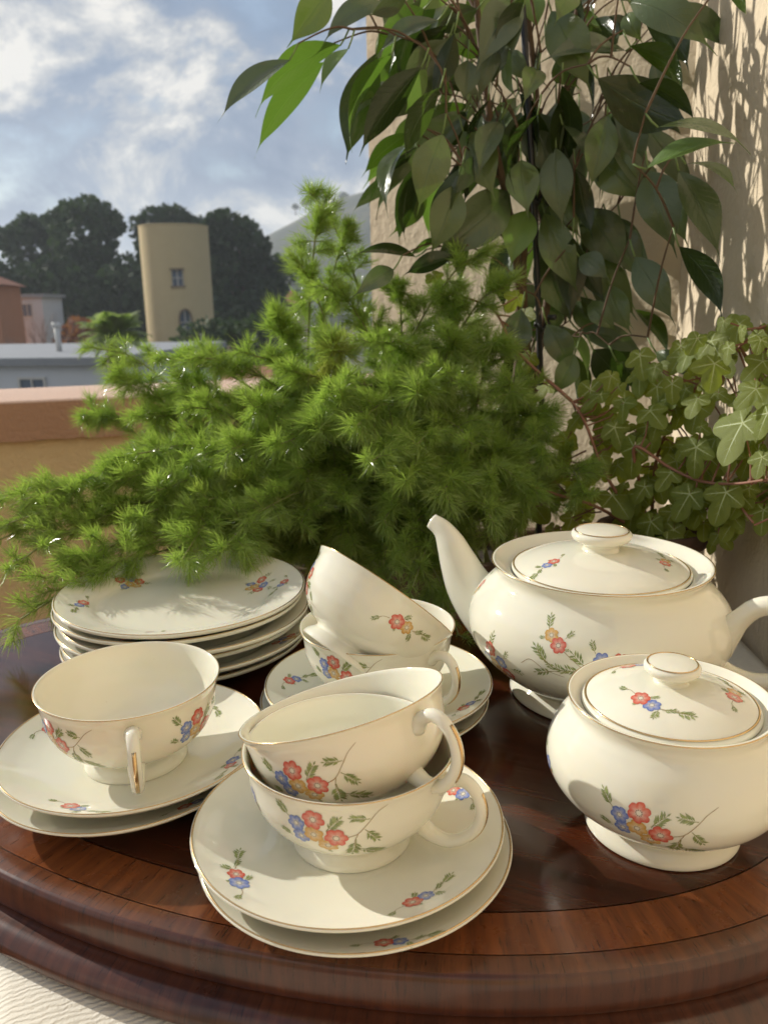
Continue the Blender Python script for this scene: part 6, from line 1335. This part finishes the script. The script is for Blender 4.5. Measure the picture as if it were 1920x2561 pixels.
def fern():
    t = thing('asparagus_fern', 'bushy asparagus fern with feathery green plumes spilling over the tray', 'fern', (0, 0, 0))
    r = random.Random(5); root = Vector((.03, .965, -.06)); nodes = []; sb = MB(); br = MB()
    def axis_nodes(P, d_lo=0.0):
        pass
    for k, tip in enumerate(FERN_TIPS):
        T = Vector(tip); rt = root + Vector((r.uniform(-.12, .12), r.uniform(-.02, .02), 0)) + Vector(((T.x - root.x) * .25, 0, 0)); rt.x = min(max(rt.x, -.2), .28)
        L = (T - rt).length; mid = rt.lerp(T, .55) + Vector((0, r.uniform(-.01, .02), (.07 if T.x < -.08 else .16) * L + .012 + r.uniform(0, .02)))
        low = T.z < mid.z - .03
        P = [Vector(p) for p in catmull([tuple(rt), tuple(rt.lerp(mid, .55) + Vector((0, .01, .03))), tuple(mid), tuple(mid.lerp(T, .6) + Vector((0, 0, .016))), tuple(T)], 6)]
        m = len(P); sb.tube([tuple(p) for p in P], [.0016 - .0009 * i / m for i in range(m)], 5, cap=False)
        i0 = int(m * .34); tuft = r.uniform(.72, 1.12)
        for i in range(int(m * .5), m - 1):
            for w in (0,): nodes.append((P[i].lerp(P[i + 1], w), (P[i + 1] - P[i]).normalized(), .75 * tuft))
        for i in range(i0, m):
            q = (i - i0) / (m - 1 - i0); dT = (P[min(i + 1, m - 1)] - P[i - 1]).normalized()
            nsub = (2 if r.random() < .75 else 1) if q < .9 else 1
            if T.x < -.3 and T.z > .2 and i % 3 == 0: continue
            for s in range(nsub):
                a = Vector((r.gauss(0, 1), r.gauss(0, .8), r.gauss(.15, .8))).normalized(); dirv = (dT * .75 + a * .9).normalized(); Lb = r.uniform(.026, .056) * (1 - .6 * q) * (.75 if T.z > .3 else 1)
                e = P[i] + dirv * Lb + Vector((0, 0, -.15 * Lb)); c = P[i].lerp(e, .5) + Vector((0, 0, .08 * Lb))
                br.tube([tuple(P[i]), tuple(c), tuple(e)], [.0006, .0005, .0004], 3, cap=False)
                nn = max(3, int(Lb / .0046))
                for j in range(nn):
                    w = .15 + .85 * (j + .5) / nn; p = P[i].lerp(c, w * 2) if w < .5 else c.lerp(e, w * 2 - 1); nodes.append((p, (dirv + Vector((0, 0, -.1))).normalized(), tuft * (1.0 if w < .8 else .85)))
        nodes.append((T, (T - P[-2]).normalized(), 1.0))
    n = len(nodes); per = 29
    C = np.array([tuple(a[0]) for a in nodes]); Dn = np.array([tuple(a[1]) for a in nodes]); Sx = np.array([a[2] for a in nodes])
    C = np.repeat(C, per, 0); Dn = np.repeat(Dn, per, 0); Sx = np.repeat(Sx, per); k = len(C)
    side = rng.normal(size=(k, 3)); side -= Dn * (side * Dn).sum(1)[:, None]; side /= np.linalg.norm(side, axis=1)[:, None]
    al = rng.uniform(.45, 1.35, k)[:, None]; dv = Dn * np.cos(al) + side * np.sin(al); L = (rng.uniform(.0080, .0200, k) * Sx)[:, None]
    C = C + Dn * rng.uniform(-.0026, .0026, k)[:, None]
    wd = np.cross(dv, rng.normal(size=(k, 3))); wd /= np.linalg.norm(wd, axis=1)[:, None]; hw = rng.uniform(.00018, .00031, k)[:, None]
    midp = C + dv * L * .55 + (Dn * .04 + side * .05) * L; tipp = C + (dv + Dn * .42 + np.array([0, 0, -.16]) * rng.uniform(0, 1, k)[:, None]) / 1.12 * L
    V = np.stack([C - wd * hw * .7, C + wd * hw * .7, midp + wd * hw, midp - wd * hw, tipp], 1).reshape(-1, 3)
    base = np.arange(k) * 5
    F4 = np.stack([base, base + 1, base + 2, base + 3], 1); F3 = np.stack([base + 3, base + 2, base + 4], 1)
    me = bpy.data.meshes.new('foliage'); me.vertices.add(len(V)); me.vertices.foreach_set('co', V.astype(np.float32).ravel())
    loops = np.concatenate([F4, F3], 1).ravel().astype(np.int32); me.loops.add(len(loops)); me.loops.foreach_set('vertex_index', loops)
    starts = np.stack([np.arange(k) * 7, np.arange(k) * 7 + 4], 1).ravel().astype(np.int32); me.polygons.add(len(starts)); me.polygons.foreach_set('loop_start', starts)
    me.materials.append(M['needle']); me.update(); me.validate()
    stuff(link(bpy.data.objects.new('foliage', me), t))
    stuff(sb.build('stems', M['fern_stem'], t)); stuff(br.build('side_branches', M['fern_stem'], t))
    print('fern needles', k)
fern()
